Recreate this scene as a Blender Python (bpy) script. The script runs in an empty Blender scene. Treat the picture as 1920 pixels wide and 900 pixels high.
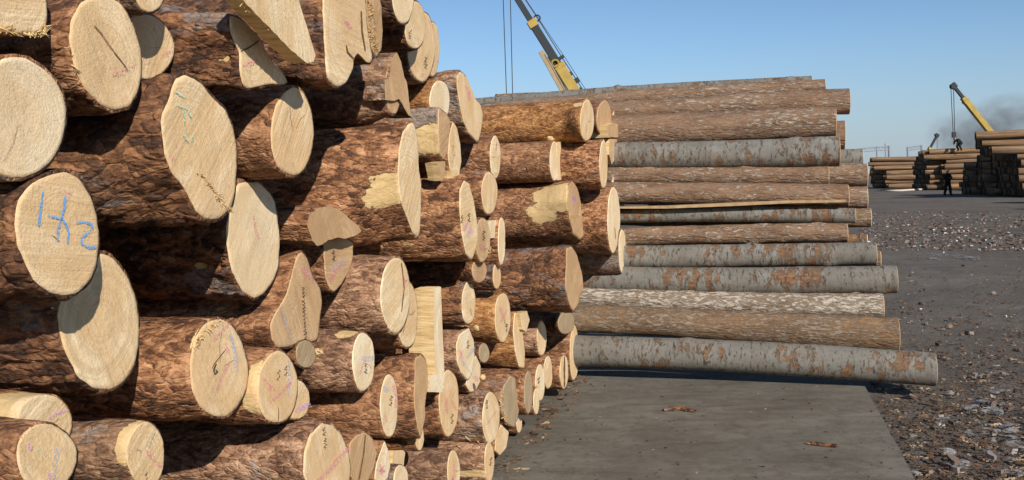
import bpy, bmesh, math, random
import numpy as np
from mathutils import Vector, Matrix

# ------------------------------------------------------------------ camera, sky, sun
F_PX, EYE, HORIZON = 1750.0, 1.65, 343.0          # focal length and horizon in photo pixels, eye height
ROLL, AISLE = math.radians(1.5), math.radians(15)  # camera roll, heading of the aisle between the piles
SUN_SIDE, SUN_ELEV = math.radians(52), math.radians(29)
scene = bpy.context.scene
COL = scene.collection
cam_data = bpy.data.cameras.new('camera'); cam = bpy.data.objects.new('camera', cam_data); COL.objects.link(cam)
cam.location = (0, 0, EYE)
cam.rotation_euler = (Matrix.Rotation(math.radians(90), 3, 'X') @ Matrix.Rotation(-ROLL, 3, 'Z')).to_euler()
cam_data.sensor_width = 36.0; cam_data.sensor_fit = 'HORIZONTAL'
cam_data.lens = 36.0 * F_PX / 1920.0
cam_data.shift_y = (HORIZON - 450.0) / 1920.0
cam_data.clip_start = 0.05; cam_data.clip_end = 6000
scene.camera = cam
DV = np.array([math.sin(AISLE), math.cos(AISLE), 0.0])     # along the aisle, away from the camera
NV = np.array([math.cos(AISLE), -math.sin(AISLE), 0.0])    # the way the cut faces look
ZV = np.array([0, 0, 1.0])
SUN = math.cos(SUN_ELEV) * (math.cos(SUN_SIDE) * NV - math.sin(SUN_SIDE) * DV) + math.sin(SUN_ELEV) * ZV
world = bpy.data.worlds.new('World'); scene.world = world; world.use_nodes = True
wn = world.node_tree.nodes; wn.clear()
w_out = wn.new('ShaderNodeOutputWorld'); w_bg = wn.new('ShaderNodeBackground'); w_sky = wn.new('ShaderNodeTexSky')
w_sky.sky_type = 'NISHITA'; w_sky.sun_disc = False
w_sky.sun_elevation = SUN_ELEV; w_sky.sun_rotation = math.atan2(SUN[0], SUN[1])
w_sky.altitude = 300; w_sky.air_density = 1.0; w_sky.dust_density = 0.15; w_sky.ozone_density = 5.0
w_bg.inputs['Strength'].default_value = 0.098
# ground haze low on the horizon, the same all the way round
w_tc = wn.new('ShaderNodeTexCoord'); w_sep = wn.new('ShaderNodeSeparateXYZ'); w_rng = wn.new('ShaderNodeMapRange'); w_mix = wn.new('ShaderNodeMix'); w_mix.data_type = 'RGBA'
w_rng.interpolation_type = 'SMOOTHSTEP'
for i, v in enumerate((0.155, -0.03, 0.0, 0.88)): w_rng.inputs[1 + i].default_value = v
w_mix.inputs[7].default_value = (3.15, 3.95, 5.1, 1)
wl = world.node_tree.links
wl.new(w_tc.outputs['Generated'], w_sep.inputs[0]); wl.new(w_sep.outputs[2], w_rng.inputs[0]); wl.new(w_rng.outputs[0], w_mix.inputs[0])
wl.new(w_sky.outputs[0], w_mix.inputs[6]); wl.new(w_mix.outputs[2], w_bg.inputs[0]); world.node_tree.links.new(w_bg.outputs[0], w_out.inputs[0])
sun_data = bpy.data.lights.new('sun', 'SUN'); sun_data.energy = 5.0; sun_data.angle = math.radians(0.53); sun_data.color = (1.0, 0.93, 0.83)
sun = bpy.data.objects.new('sun', sun_data); COL.objects.link(sun)
sun.rotation_euler = Vector(SUN).to_track_quat('Z', 'Y').to_euler()
vs = scene.view_settings
vs.view_transform = 'Standard'; vs.look = 'None'; vs.exposure = 0.12; vs.gamma = 1.0; vs.use_curve_mapping = False
scene.cycles.max_bounces = 5; scene.cycles.volume_bounces = 0; scene.cycles.transparent_max_bounces = 6
scene.cycles.volume_step_rate = 2.0; scene.cycles.volume_max_steps = 64

# ------------------------------------------------------------------ geometry of the view: a photo pixel is a ray, put on a real plane
CAM = np.array([0, 0, EYE])
def ray(x, y):
    u = (x - 960) / F_PX; v = (HORIZON - y) / F_PX
    return np.array([u * math.cos(ROLL) + v * math.sin(ROLL), 1.0, v * math.cos(ROLL) - u * math.sin(ROLL)])
def on_ground(x, y, z=0.0):
    r = ray(x, y); return CAM + r * ((EYE - z) / -r[2])
def at_depth(x, y, Y):
    return CAM + ray(x, y) * Y
Q0 = float(on_ground(922, 897, 0.05) @ NV)
def on_face(x, y, p):                       # the plane of the cut faces, p metres proud of it
    r = ray(x, y); return CAM + r * ((Q0 + p) / (r @ NV))

# ------------------------------------------------------------------ noise
def _hash(ix, iy, iz, seed):
    h = (ix.astype(np.int64) * 374761393 + iy.astype(np.int64) * 668265263 + iz.astype(np.int64) * 2147483647 + seed * 1274126177) & 0xffffffff
    h = ((h ^ (h >> 13)) * 1274126177) & 0xffffffff
    h = ((h ^ (h >> 16)) * 2246822519) & 0xffffffff
    return ((h ^ (h >> 15)) & 0xffffff) / float(0xffffff)
def vnoise(P, seed=0):
    i = np.floor(P).astype(np.int64); f = P - i; f = f * f * (3 - 2 * f)
    out = 0
    for dx in (0, 1):
        for dy in (0, 1):
            for dz in (0, 1):
                w = (f[:, 0] if dx else 1 - f[:, 0]) * (f[:, 1] if dy else 1 - f[:, 1]) * (f[:, 2] if dz else 1 - f[:, 2])
                out = out + w * _hash(i[:, 0] + dx, i[:, 1] + dy, i[:, 2] + dz, seed)
    return out
def fbm(P, seed=0, octaves=4):
    s = 0; a = 0.5; tot = 0
    for o in range(octaves):
        s = s + a * vnoise(P * 2 ** o + 17.3 * o, seed + o); tot += a; a *= 0.5
    return s / tot
def plates(P, seed=0):                      # worley: distance to the border between bark plates
    i = np.floor(P).astype(np.int64); d1 = np.full(len(P), 9.0); d2 = np.full(len(P), 9.0); hid = np.zeros(len(P))
    for dx in (-1, 0, 1):
        for dy in (-1, 0, 1):
            for dz in (-1, 0, 1):
                c = [i[:, 0] + dx, i[:, 1] + dy, i[:, 2] + dz]
                pt = np.stack([c[k] + _hash(c[0], c[1], c[2], seed + k) for k in range(3)], 1)
                d = np.linalg.norm(P - pt, axis=1)
                h = _hash(c[0], c[1], c[2], seed + 7)
                near = d < d1
                d2 = np.where(near, d1, np.minimum(d2, d)); hid = np.where(near, h, hid); d1 = np.where(near, d, d1)
    return d2 - d1, hid
def sstep(x, a, b):
    t = np.clip((x - a) / (b - a), 0, 1); return t * t * (3 - 2 * t)

# ------------------------------------------------------------------ objects
def mesh_obj(name, verts, faces, material, parent=None, smooth=True, mats=None, attr=None):
    me = bpy.data.meshes.new(name)
    me.from_pydata([tuple(map(float, v)) for v in verts], [], [tuple(int(i) for i in f) for f in faces])
    if material: me.materials.append(material)
    for m in (mats or []): me.materials.append(m)
    if smooth: me.polygons.foreach_set('use_smooth', [True] * len(me.polygons))
    if attr:
        for k, v in attr.items():
            a = me.attributes.new(k, 'FLOAT', 'POINT'); a.data.foreach_set('value', np.asarray(v, dtype=np.float32))
    me.update()
    o = bpy.data.objects.new(name, me); COL.objects.link(o)
    if parent: o.parent = parent
    return o
def thing(name, label, category, matrix=None, group=None):
    o = bpy.data.objects.new(name, None); COL.objects.link(o)
    o.empty_display_size = 0.1
    if matrix is not None: o.matrix_world = matrix
    o['label'] = label; o['category'] = category
    if group: o['group'] = group
    return o
def tag(o, label=None, category=None, group=None, kind=None):
    if label: o['label'] = label
    if category: o['category'] = category
    if group: o['group'] = group
    if kind: o['kind'] = kind
    return o
class MB:                                    # collects simple solids into one mesh
    def __init__(s): s.v = []; s.f = []
    def add(s, vs, fs):
        b = len(s.v); s.v += [tuple(v) for v in vs]; s.f += [tuple(i + b for i in f) for f in fs]
    def box(s, c, ax, ay, az):               # half axes as vectors
        c, ax, ay, az = map(np.array, (c, ax, ay, az))
        vs = [c + i * ax + j * ay + k * az for i in (-1, 1) for j in (-1, 1) for k in (-1, 1)]
        s.add(vs, [(0, 1, 3, 2), (4, 6, 7, 5), (0, 4, 5, 1), (2, 3, 7, 6), (0, 2, 6, 4), (1, 5, 7, 3)])
    def tube(s, pts, radii, n=8, caps=True):
        pts = [np.array(p, float) for p in pts]
        if not hasattr(radii, '__len__'): radii = [radii] * len(pts)
        b = len(s.v)
        for i, p in enumerate(pts):
            t = pts[min(i + 1, len(pts) - 1)] - pts[max(i - 1, 0)]; t = t / np.linalg.norm(t)
            up = ZV if abs(t[2]) < 0.9 else np.array([1.0, 0, 0])
            e1 = np.cross(t, up); e1 /= np.linalg.norm(e1); e2 = np.cross(t, e1)
            for k in range(n):
                a = 2 * math.pi * k / n; s.v.append(tuple(p + radii[i] * (math.cos(a) * e1 + math.sin(a) * e2)))
        for i in range(len(pts) - 1):
            for k in range(n):
                s.f.append((b + i * n + k, b + i * n + (k + 1) % n, b + (i + 1) * n + (k + 1) % n, b + (i + 1) * n + k))
        if caps:
            s.f.append(tuple(b + k for k in range(n))[::-1]); s.f.append(tuple(b + (len(pts) - 1) * n + k for k in range(n)))
    def build(s, name, material, parent=None, smooth=False):
        return mesh_obj(name, s.v, s.f, material, parent, smooth)

# ------------------------------------------------------------------ materials
class Mat:
    def __init__(s, name, rough=0.85, spec=0.25):
        s.m = bpy.data.materials.new(name); s.m.use_nodes = True; s.nt = s.m.node_tree; s.n = s.nt.nodes
        s.bsdf = s.n['Principled BSDF']; s.out = s.n['Material Output']
        s.bsdf.inputs['Roughness'].default_value = rough; s.bsdf.inputs['Specular IOR Level'].default_value = spec
    def link(s, a, b): s.nt.links.new(a, b)
    def set(s, sock, v):
        if isinstance(v, bpy.types.NodeSocket): s.link(v, sock)
        elif v is not None: sock.default_value = v
    def node(s, t, ins=None, **props):
        nd = s.n.new(t)
        for k, v in props.items(): setattr(nd, k, v)
        for k, v in (ins or {}).items(): s.set(nd.inputs[k], v)
        return nd
    def math(s, op, a, b=None, c=None, clamp=False):
        nd = s.n.new('ShaderNodeMath'); nd.operation = op; nd.use_clamp = clamp
        for i, v in enumerate((a, b, c)):
            if v is not None: s.set(nd.inputs[i], v)
        return nd.outputs[0]
    def vmath(s, op, a, b=None):
        nd = s.n.new('ShaderNodeVectorMath'); nd.operation = op
        s.set(nd.inputs[0], a)
        if b is not None: s.set(nd.inputs['Scale'] if op == 'SCALE' else nd.inputs[1], b)
        return nd.outputs['Value'] if op == 'LENGTH' else nd.outputs[0]
    def coords(s, scale=(1, 1, 1), world=False, rot=None):
        src = s.node('ShaderNodeNewGeometry').outputs['Position'] if world else s.node('ShaderNodeTexCoord').outputs['Object']
        rnd = s.node('ShaderNodeObjectInfo').outputs['Random']
        if not world:
            off = s.node('ShaderNodeCombineXYZ', {0: s.math('MULTIPLY', rnd, 37.0), 1: s.math('MULTIPLY', rnd, 91.0), 2: s.math('MULTIPLY', rnd, 53.0)}).outputs[0]
            s.raw = src; s.rnd = rnd
            mp = s.vmath('MULTIPLY', src, scale); return s.vmath('ADD', mp, off)
        s.rnd = rnd
        return s.vmath('MULTIPLY', src, scale)
    def noise(s, v, scale, detail=4, rough=0.55, dist=0.0, out='Fac'):
        return s.node('ShaderNodeTexNoise', {'Vector': v, 'Scale': scale, 'Detail': detail, 'Roughness': rough, 'Distortion': dist}).outputs[out]
    def voronoi(s, v, scale, feature='F1', out='Distance', rnd=1.0):
        return s.node('ShaderNodeTexVoronoi', {'Vector': v, 'Scale': scale, 'Randomness': rnd}, feature=feature).outputs[out]
    def ramp(s, fac, stops, interp='LINEAR'):
        nd = s.n.new('ShaderNodeValToRGB'); nd.color_ramp.interpolation = interp
        els = nd.color_ramp.elements
        while len(els) < len(stops): els.new(0.5)
        for e, (p, c) in zip(els, stops):
            e.position = p; e.color = (*c, 1) if hasattr(c, '__len__') else (c, c, c, 1)
        s.set(nd.inputs[0], fac); return nd.outputs[0]
    def mix(s, fac, a, b, mode='MIX'):
        nd = s.n.new('ShaderNodeMix'); nd.data_type = 'RGBA'; nd.blend_type = mode
        s.set(nd.inputs[0], fac)
        for i, v in ((6, a), (7, b)):
            if isinstance(v, tuple): v = (*v, 1)
            s.set(nd.inputs[i], v)
        return nd.outputs[2]
    def range(s, v, a, b, c=0.0, d=1.0, smooth=False):
        nd = s.n.new('ShaderNodeMapRange'); nd.interpolation_type = 'SMOOTHSTEP' if smooth else 'LINEAR'
        for i, x in enumerate((v, a, b, c, d)): s.set(nd.inputs[i], x)
        return nd.outputs[0]
    def color(s, c): s.set(s.bsdf.inputs['Base Color'], (*c, 1) if isinstance(c, tuple) and len(c) == 3 else c); return s
    def bump(s, h, strength=0.6, dist=0.01):
        nd = s.node('ShaderNodeBump', {'Height': h, 'Strength': strength, 'Distance': dist}); s.link(nd.outputs[0], s.bsdf.inputs['Normal']); return s
    def attr(s, name): return s.node('ShaderNodeAttribute', attribute_name=name).outputs['Fac']

def plain(name, c, rough=0.6, spec=0.4, metal=0.0, dirt=0.15, scale=6.0):
    m = Mat(name, rough, spec); v = m.coords()
    n = m.noise(v, scale, 5, 0.6)
    m.color(m.mix(m.range(n, 0.35, 0.75, 0, dirt), c, tuple(x * 0.35 for x in c)))
    m.bsdf.inputs['Metallic'].default_value = metal
    return m.m

WOOD = (0.66, 0.47, 0.25)
def bark_material(name, dark, mid, light, grey, greyness, plate=15.0, bump=1.0, peel_col=(0.60, 0.42, 0.20)):
    m = Mat(name, 0.80, 0.30)
    v = m.coords((0.50, 1, 1))
    warp = m.vmath('SCALE', m.vmath('SUBTRACT', m.noise(v, 14, 4, out='Color'), (0.5, 0.5, 0.5)), 0.055)
    vw = m.vmath('ADD', v, warp)
    edge = m.voronoi(vw, plate, 'DISTANCE_TO_EDGE')
    cellv = m.node('ShaderNodeSeparateColor', {0: m.voronoi(vw, plate, 'F1', 'Color')}).outputs[0]
    flake = m.voronoi(vw, plate * 3.1, 'DISTANCE_TO_EDGE')
    fcell = m.node('ShaderNodeSeparateColor', {0: m.voronoi(vw, plate * 3.1, 'F1', 'Color')}).outputs[1]
    n1 = m.noise(v, 9, 8, 0.72); n2 = m.noise(v, 75, 6, 0.75); n3 = m.noise(v, 4.5, 6, 0.65); n4 = m.noise(v, 26, 5, 0.7)
    tone = m.math('ADD', m.math('MULTIPLY', n1, 0.55), m.math('MULTIPLY', cellv, 0.14))
    tone = m.math('ADD', tone, m.math('MULTIPLY', m.math('SUBTRACT', fcell, 0.5), 0.22))
    tone = m.math('ADD', tone, 0.05)
    tone = m.math('ADD', tone, m.math('MULTIPLY', m.math('SUBTRACT', n2, 0.5), 0.75))
    tone = m.math('ADD', tone, m.math('MULTIPLY', m.math('SUBTRACT', n4, 0.5), 0.45))
    col = m.ramp(tone, [(0.24, dark), (0.40, mid), (0.54, light), (0.72, tuple(min(1, x * 1.45 + 0.02) for x in light))])
    gf = m.range(m.math('ADD', m.math('MULTIPLY', n3, 0.62), m.math('MULTIPLY', n4, 0.38)), 0.60 - greyness * 0.22, 0.66 - greyness * 0.22, 0, 0.80, True)
    col = m.mix(gf, col, m.mix(m.range(n2, 0.35, 0.65), tuple(x * 0.45 for x in grey), tuple(x * 1.35 for x in grey)))
    col = m.mix(m.range(m.rnd, 0, 1, 0.0, 0.30), col, m.mix(0.5, mid, (0.12, 0.08, 0.055)))
    pf = m.range(m.math('ADD', m.attr('peel'), m.math('MULTIPLY', m.math('SUBTRACT', m.math('ADD', m.math('MULTIPLY', n1, 0.6), m.math('MULTIPLY', n4, 0.4)), 0.5), 1.9)), 0.47, 0.53, 0, 1, True)
    scar = m.range(m.noise(v, 17, 2, 0.5), 0.735, 0.75, 0, 0.8); pf = m.math('MAXIMUM', pf, scar)
    pcol = m.mix(n2, tuple(x * 0.70 for x in peel_col), tuple(min(1, x * 1.2) for x in peel_col))
    m.color(m.mix(pf, col, pcol))
    h = m.math('ADD', m.math('MULTIPLY', m.range(edge, 0, 0.10, 0, 1, True), 0.30), m.math('MULTIPLY', n2, 0.50))
    h = m.math('ADD', h, m.math('ADD', m.math('MULTIPLY', cellv, 0.55), m.math('MULTIPLY', fcell, 0.55)))
    h = m.math('ADD', h, m.math('MULTIPLY', m.range(flake, 0, 0.22, 0, 1), 0.30))
    h = m.math('ADD', h, m.math('MULTIPLY', n4, 0.35))
    h = m.math('MULTIPLY', h, m.math('SUBTRACT', 1.0, m.math('MULTIPLY', pf, 0.75)))
    m.bump(h, 0.9, 0.0095 * bump)
    return m.m
BARK = {
    'red': bark_material('bark_red_brown', (0.070, 0.030, 0.015), (0.275, 0.122, 0.054), (0.46, 0.238, 0.118), (0.32, 0.265, 0.23), 0.14, 19.0),
    'dark': bark_material('bark_thick_dark', (0.028, 0.014, 0.009), (0.170, 0.072, 0.032), (0.36, 0.168, 0.072), (0.22, 0.198, 0.19), 0.32, 13.0, 1.6),
    'orange': bark_material('bark_orange', (0.12, 0.048, 0.016), (0.35, 0.155, 0.049), (0.52, 0.268, 0.102), (0.38, 0.27, 0.16), 0.0, 22.0, 0.7),
    'grey': bark_material('bark_grey_brown', (0.062, 0.034, 0.020), (0.240, 0.128, 0.072), (0.41, 0.245, 0.144), (0.32, 0.275, 0.245), 0.32, 18.0, 1.0),
    'pale': bark_material('bark_pale_brown', (0.092, 0.047, 0.027), (0.315, 0.165, 0.093), (0.49, 0.298, 0.182), (0.35, 0.29, 0.25), 0.10, 21.0, 0.9),
}
def face_material(name, base, pale, stain, streak=1.0):
    m = Mat(name, 0.82, 0.2)
    v = m.coords()
    sep = m.node('ShaderNodeSeparateXYZ', {0: m.raw}); y, z = sep.outputs[1], sep.outputs[2]
    wob = m.math('MULTIPLY', m.math('SUBTRACT', m.noise(v, 9, 3), 0.5), 0.035)
    rad = m.math('ADD', m.math('SQRT', m.math('ADD', m.math('MULTIPLY', y, y), m.math('MULTIPLY', z, z))), wob)
    ring = m.noise(m.node('ShaderNodeCombineXYZ', {0: m.math('MULTIPLY', rad, 150.0), 1: m.math('MULTIPLY', m.rnd, 40.0)}).outputs[0], 1.0, 2, 0.6)
    ang = m.math('MULTIPLY', m.math('SUBTRACT', m.rnd, 0.35), 2.6)
    ca, sa = m.math('COSINE', ang), m.math('SINE', ang)
    across = m.math('SUBTRACT', m.math('MULTIPLY', y, ca), m.math('MULTIPLY', z, sa))
    along = m.math('ADD', m.math('MULTIPLY', y, sa), m.math('MULTIPLY', z, ca))
    saw = m.noise(m.node('ShaderNodeCombineXYZ', {0: m.math('MULTIPLY', across, 70.0), 1: m.math('MULTIPLY', along, 5.0), 2: m.math('MULTIPLY', m.rnd, 77.0)}).outputs[0], 1.0, 4, 0.65)
    broad = m.noise(m.node('ShaderNodeCombineXYZ', {0: m.math('MULTIPLY', across, 11.0), 1: m.math('MULTIPLY', along, 3.5), 2: m.math('MULTIPLY', m.rnd, 19.0)}).outputs[0], 1.0, 3, 0.5)
    spk = m.noise(v, 150, 4, 0.8); blot = m.noise(v, 7.5, 5, 0.6)
    col = m.mix(m.range(broad, 0.44, 0.60, 0, 0.95, True), base, pale)
    col = m.mix(m.range(ring, 0.44, 0.62, 0, 0.55), col, tuple(x * 0.78 for x in base))
    col = m.mix(m.range(saw, 0.48, 0.66, 0, 0.36 * streak), col, tuple(x * 0.70 for x in base))
    col = m.mix(m.range(blot, 0.52, 0.74, 0, 0.55), col, stain)
    col = m.mix(m.range(spk, 0.52, 0.68, 0, 0.55), col, tuple(x * 0.55 for x in base))
    dk = m.noise(v, 42, 5, 0.8); col = m.mix(m.range(dk, 0.55, 0.70, 0, 0.40), col, tuple(x * 0.5 for x in base))
    rnd2 = m.math('FRACT', m.math('MULTIPLY', m.rnd, 13.7)); rnd3 = m.math('FRACT', m.math('MULTIPLY', m.rnd, 71.3))
    heart = m.math('MULTIPLY', m.range(m.math('ADD', rad, m.math('MULTIPLY', m.math('SUBTRACT', blot, 0.5), 0.09)), 0.085, 0.055, 0, 1, True), m.range(rnd3, 0.25, 0.9, 0, 0.55))
    col = m.mix(heart, col, stain)
    col = m.mix(m.range(rnd2, 0, 1, 0, 0.36), col, stain)
    wet = m.noise(v, 3.3, 4, 0.6); col = m.mix(m.range(wet, 0.52, 0.68, 0, 0.32, True), col, tuple(x * 0.74 for x in base))
    grime = m.noise(v, 21, 5, 0.75); col = m.mix(m.range(grime, 0.60, 0.76, 0, 0.45), col, (0.30, 0.215, 0.135))
    m.color(col)
    h = m.math('ADD', m.math('MULTIPLY', saw, 0.6 * streak), m.math('MULTIPLY', spk, 0.5))
    h = m.math('ADD', h, m.math('MULTIPLY', broad, 0.8))
    m.bump(h, 0.8, 0.007)
    return m.m
FACE = {
    'fresh': face_material('sawn_pine', (0.78, 0.555, 0.305), (0.90, 0.72, 0.46), (0.66, 0.405, 0.195)),
    'pale': face_material('sawn_pine_pale', (0.83, 0.64, 0.39), (0.92, 0.78, 0.55), (0.71, 0.49, 0.265), 0.6),
    'shade_brown': face_material('sawn_pine_shade_brown', (0.60, 0.385, 0.20), (0.72, 0.50, 0.28), (0.42, 0.245, 0.12), 1.3),  # browner copy: shade of dim cut ends put into the wood colour
    'grey': face_material('sawn_pine_shade_grey', (0.46, 0.335, 0.195), (0.56, 0.42, 0.26), (0.32, 0.235, 0.14), 1.2),  # greyer copy with shade put into the colour of the darkest ends
}
def torn_material():
    m = Mat('torn_wood', 0.8, 0.2); v = m.coords((0.1, 1, 1))
    n = m.noise(v, 60, 5, 0.7)
    m.color(m.ramp(n, [(0.3, (0.40, 0.24, 0.10)), (0.5, (0.66, 0.46, 0.22)), (0.7, (0.78, 0.60, 0.33))])).bump(n, 0.9, 0.008)
    return m.m
TORN = torn_material()
RIM = plain('inner_bark', (0.62, 0.40, 0.22), 0.8, 0.2, dirt=0.7, scale=40)
def chalk_material(name, c, cover):
    m = Mat(name, 0.9, 0.1); v = m.coords()
    n = m.noise(v, 170, 4, 0.7); m.color(c)
    tr = m.node('ShaderNodeBsdfTransparent'); mx = m.node('ShaderNodeMixShader', {0: m.range(n, 0.62 - cover * 0.35, 0.72 - cover * 0.35, 0.0, 0.9)})
    m.link(tr.outputs[0], mx.inputs[1]); m.link(m.bsdf.outputs[0], mx.inputs[2]); m.link(mx.outputs[0], m.out.inputs[0])
    return m.m
CHALK = {'blue': chalk_material('chalk_blue', (0.16, 0.40, 0.78), 0.62), 'pink': chalk_material('chalk_pink', (0.80, 0.30, 0.40), 0.37),
         'green': chalk_material('chalk_green', (0.46, 0.70, 0.54), 0.50), 'lilac': chalk_material('chalk_lilac', (0.66, 0.40, 0.70), 0.40),
         'paleblue': chalk_material('chalk_pale_blue', (0.45, 0.52, 0.72), 0.36), 'ink': chalk_material('ink_black', (0.05, 0.045, 0.04), 0.7)}
CRACK = plain('crack_dark_wood', (0.17, 0.10, 0.052), 0.95, 0.1)

# ------------------------------------------------------------------ the setting: ground and slab
def ground_material():
    m = Mat('yard_dirt', 0.95, 0.15); v = m.coords((1, 1, 1), world=True)
    big = m.noise(v, 0.22, 5, 0.6); mid = m.noise(v, 1.7, 6, 0.65); fine = m.noise(v, 38, 5, 0.7); speck = m.voronoi(v, 26, 'F1'); sc = m.voronoi(v, 26, 'F1', 'Color')
    col = m.ramp(m.math('ADD', m.math('MULTIPLY', big, 0.5), m.math('MULTIPLY', mid, 0.5)), [(0.34, (0.088, 0.074, 0.058)), (0.5, (0.140, 0.121, 0.099)), (0.64, (0.20, 0.176, 0.148))])
    col = m.mix(m.range(fine, 0.42, 0.72, 0, 0.6), col, (0.075, 0.055, 0.038))
    lit = m.range(m.math('ADD', m.math('MULTIPLY', m.noise(v, 0.9, 5, 0.7), 0.6), m.math('MULTIPLY', m.noise(v, 9, 5, 0.75), 0.4)), 0.48, 0.58, 0, 0.7, True)
    col = m.mix(lit, col, m.ramp(m.noise(v, 55, 4, 0.8), [(0.35, (0.050, 0.037, 0.027)), (0.5, (0.125, 0.100, 0.078)), (0.66, (0.29, 0.255, 0.215))]))
    scv = m.node('ShaderNodeSeparateColor', {0: sc}).outputs[0]
    chip = m.math('MULTIPLY', m.range(speck, 0.10, 0.22, 1, 0), m.range(scv, 0.72, 0.75, 0, 1))
    col = m.mix(m.math('MULTIPLY', chip, 0.75), col, m.ramp(scv, [(0.75, (0.16, 0.10, 0.06)), (0.9, (0.22, 0.18, 0.14)), (0.97, (0.40, 0.37, 0.33))]))
    m.color(col); m.bump(m.math('ADD', m.math('MULTIPLY', mid, 1.2), m.math('MULTIPLY', fine, 0.5)), 0.8, 0.05)
    return m.m
DIRT = ground_material()
def build_ground():
    # fine cells near the camera, coarser to the horizon; one sheet
    xs = np.concatenate([-np.geomspace(3000, 8, 26), np.linspace(-7, 13, 110), np.geomspace(14, 3000, 26)])
    ys = np.concatenate([-np.geomspace(1500, 4, 16), np.linspace(-3, 18, 120), np.geomspace(18.6, 5000, 46)])
    X, Y = np.meshgrid(xs, ys); P = np.stack([X.ravel(), Y.ravel(), np.zeros(X.size)], 1)
    near = np.exp(-(np.hypot(P[:, 0], P[:, 1]) / 45) ** 2)
    z = (fbm(P * 0.8, 3, 4) - 0.5) * 0.09 * near + (fbm(P * 5, 9, 3) - 0.5) * 0.035 * np.exp(-(np.hypot(P[:, 0], P[:, 1]) / 16) ** 2)
    P[:, 2] = np.minimum(z - 0.012, 0.012)
    nx = len(xs)
    F = [(j * nx + i, j * nx + i + 1, (j + 1) * nx + i + 1, (j + 1) * nx + i) for j in range(len(ys) - 1) for i in range(nx - 1)]
    tag(mesh_obj('ground', P, F, DIRT), 'dark trampled dirt of the timber yard', kind='structure')
build_ground()
def slab_material():
    m = Mat('worn_concrete', 0.9, 0.2); v = m.coords((1, 1, 1), world=True)
    a = m.noise(v, 0.9, 6, 0.62, 0.4); b = m.noise(m.vmath('MULTIPLY', v, (0.6, 2.4, 1)), 2.2, 6, 0.7, 0.8); c = m.noise(v, 75, 5, 0.75); d = m.noise(v, 14, 5, 0.7)
    col = m.ramp(m.math('ADD', m.math('MULTIPLY', a, 0.5), m.math('MULTIPLY', b, 0.5)), [(0.36, (0.100, 0.087, 0.067)), (0.5, (0.155, 0.138, 0.109)), (0.64, (0.215, 0.194, 0.158))])
    col = m.mix(m.range(d, 0.50, 0.72, 0, 0.55), col, (0.062, 0.050, 0.040))
    col = m.mix(m.range(c, 0.55, 0.75, 0, 0.5), col, (0.07, 0.055, 0.042))
    e = m.noise(v, 4.2, 6, 0.7, 0.5); col = m.mix(m.range(e, 0.50, 0.66, 0, 0.6), col, (0.105, 0.086, 0.064))
    sp = m.noise(v, 190, 3, 0.8); col = m.mix(m.range(sp, 0.60, 0.70, 0, 0.6), col, (0.36, 0.33, 0.28))
    hair = m.voronoi(m.vmath('ADD', v, m.vmath('SCALE', m.noise(v, 2.5, 5, 0.7, out='Color'), 0.5)), 0.55, 'DISTANCE_TO_EDGE')
    col = m.mix(m.range(hair, 0.001, 0.004, 0.35, 0), col, (0.05, 0.04, 0.03))
    m.color(col); m.bump(m.math('ADD', m.math('MULTIPLY', c, 0.4), m.math('MULTIPLY', b, 0.5)), 0.55, 0.012)
    return m.m
SLAB_Z = 0.055
def build_slab():
    br = on_ground(1622, 722, SLAB_Z); fr = on_ground(1716, 900, SLAB_Z); bl = on_ground(1085, 704, SLAB_Z)
    e = (fr - br); e /= np.linalg.norm(e)
    back = bl - br; back /= np.linalg.norm(back)
    nu, nv = 60, 70; W, L = 8.5, 9.0
    V = []; rng = np.random.default_rng(4)
    for j in range(nv + 1):
        chip = 0.012 * (vnoise(np.array([[j * 0.55, 1.3, 0]]), 5)[0] - 0.5) + 0.03 * max(0, vnoise(np.array([[j * 0.9, 7.3, 0]]), 8)[0] - 0.72)
        for i in range(nu + 1):
            u = i / nu; p = br + back * (W * u ** 1.3 + (chip if i == 0 else 0)) + e * L * j / nv
            V.append([p[0], p[1], SLAB_Z + 0.006 * (vnoise(np.array([[p[0] * 1.5, p[1] * 1.5, 0]]), 2)[0] - 0.5)])
    F = [(j * (nu + 1) + i, (j + 1) * (nu + 1) + i, (j + 1) * (nu + 1) + i + 1, j * (nu + 1) + i + 1) for j in range(nv) for i in range(nu)]
    n0 = len(V); border = [j * (nu + 1) for j in range(nv + 1)]
    for b in border: V.append([V[b][0], V[b][1], -0.12])
    for k in range(nv): F.append((border[k + 1], border[k], n0 + k, n0 + k + 1))
    n1 = len(V); b2 = list(range(nu + 1))
    for b in b2: V.append([V[b][0], V[b][1], -0.12])
    for k in range(nu): F.append((b2[k], b2[k + 1], n1 + k + 1, n1 + k))
    tag(mesh_obj('pavement', V, F, slab_material(), smooth=False), 'grey worn concrete slab between the log piles', kind='structure')
build_slab()
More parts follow.
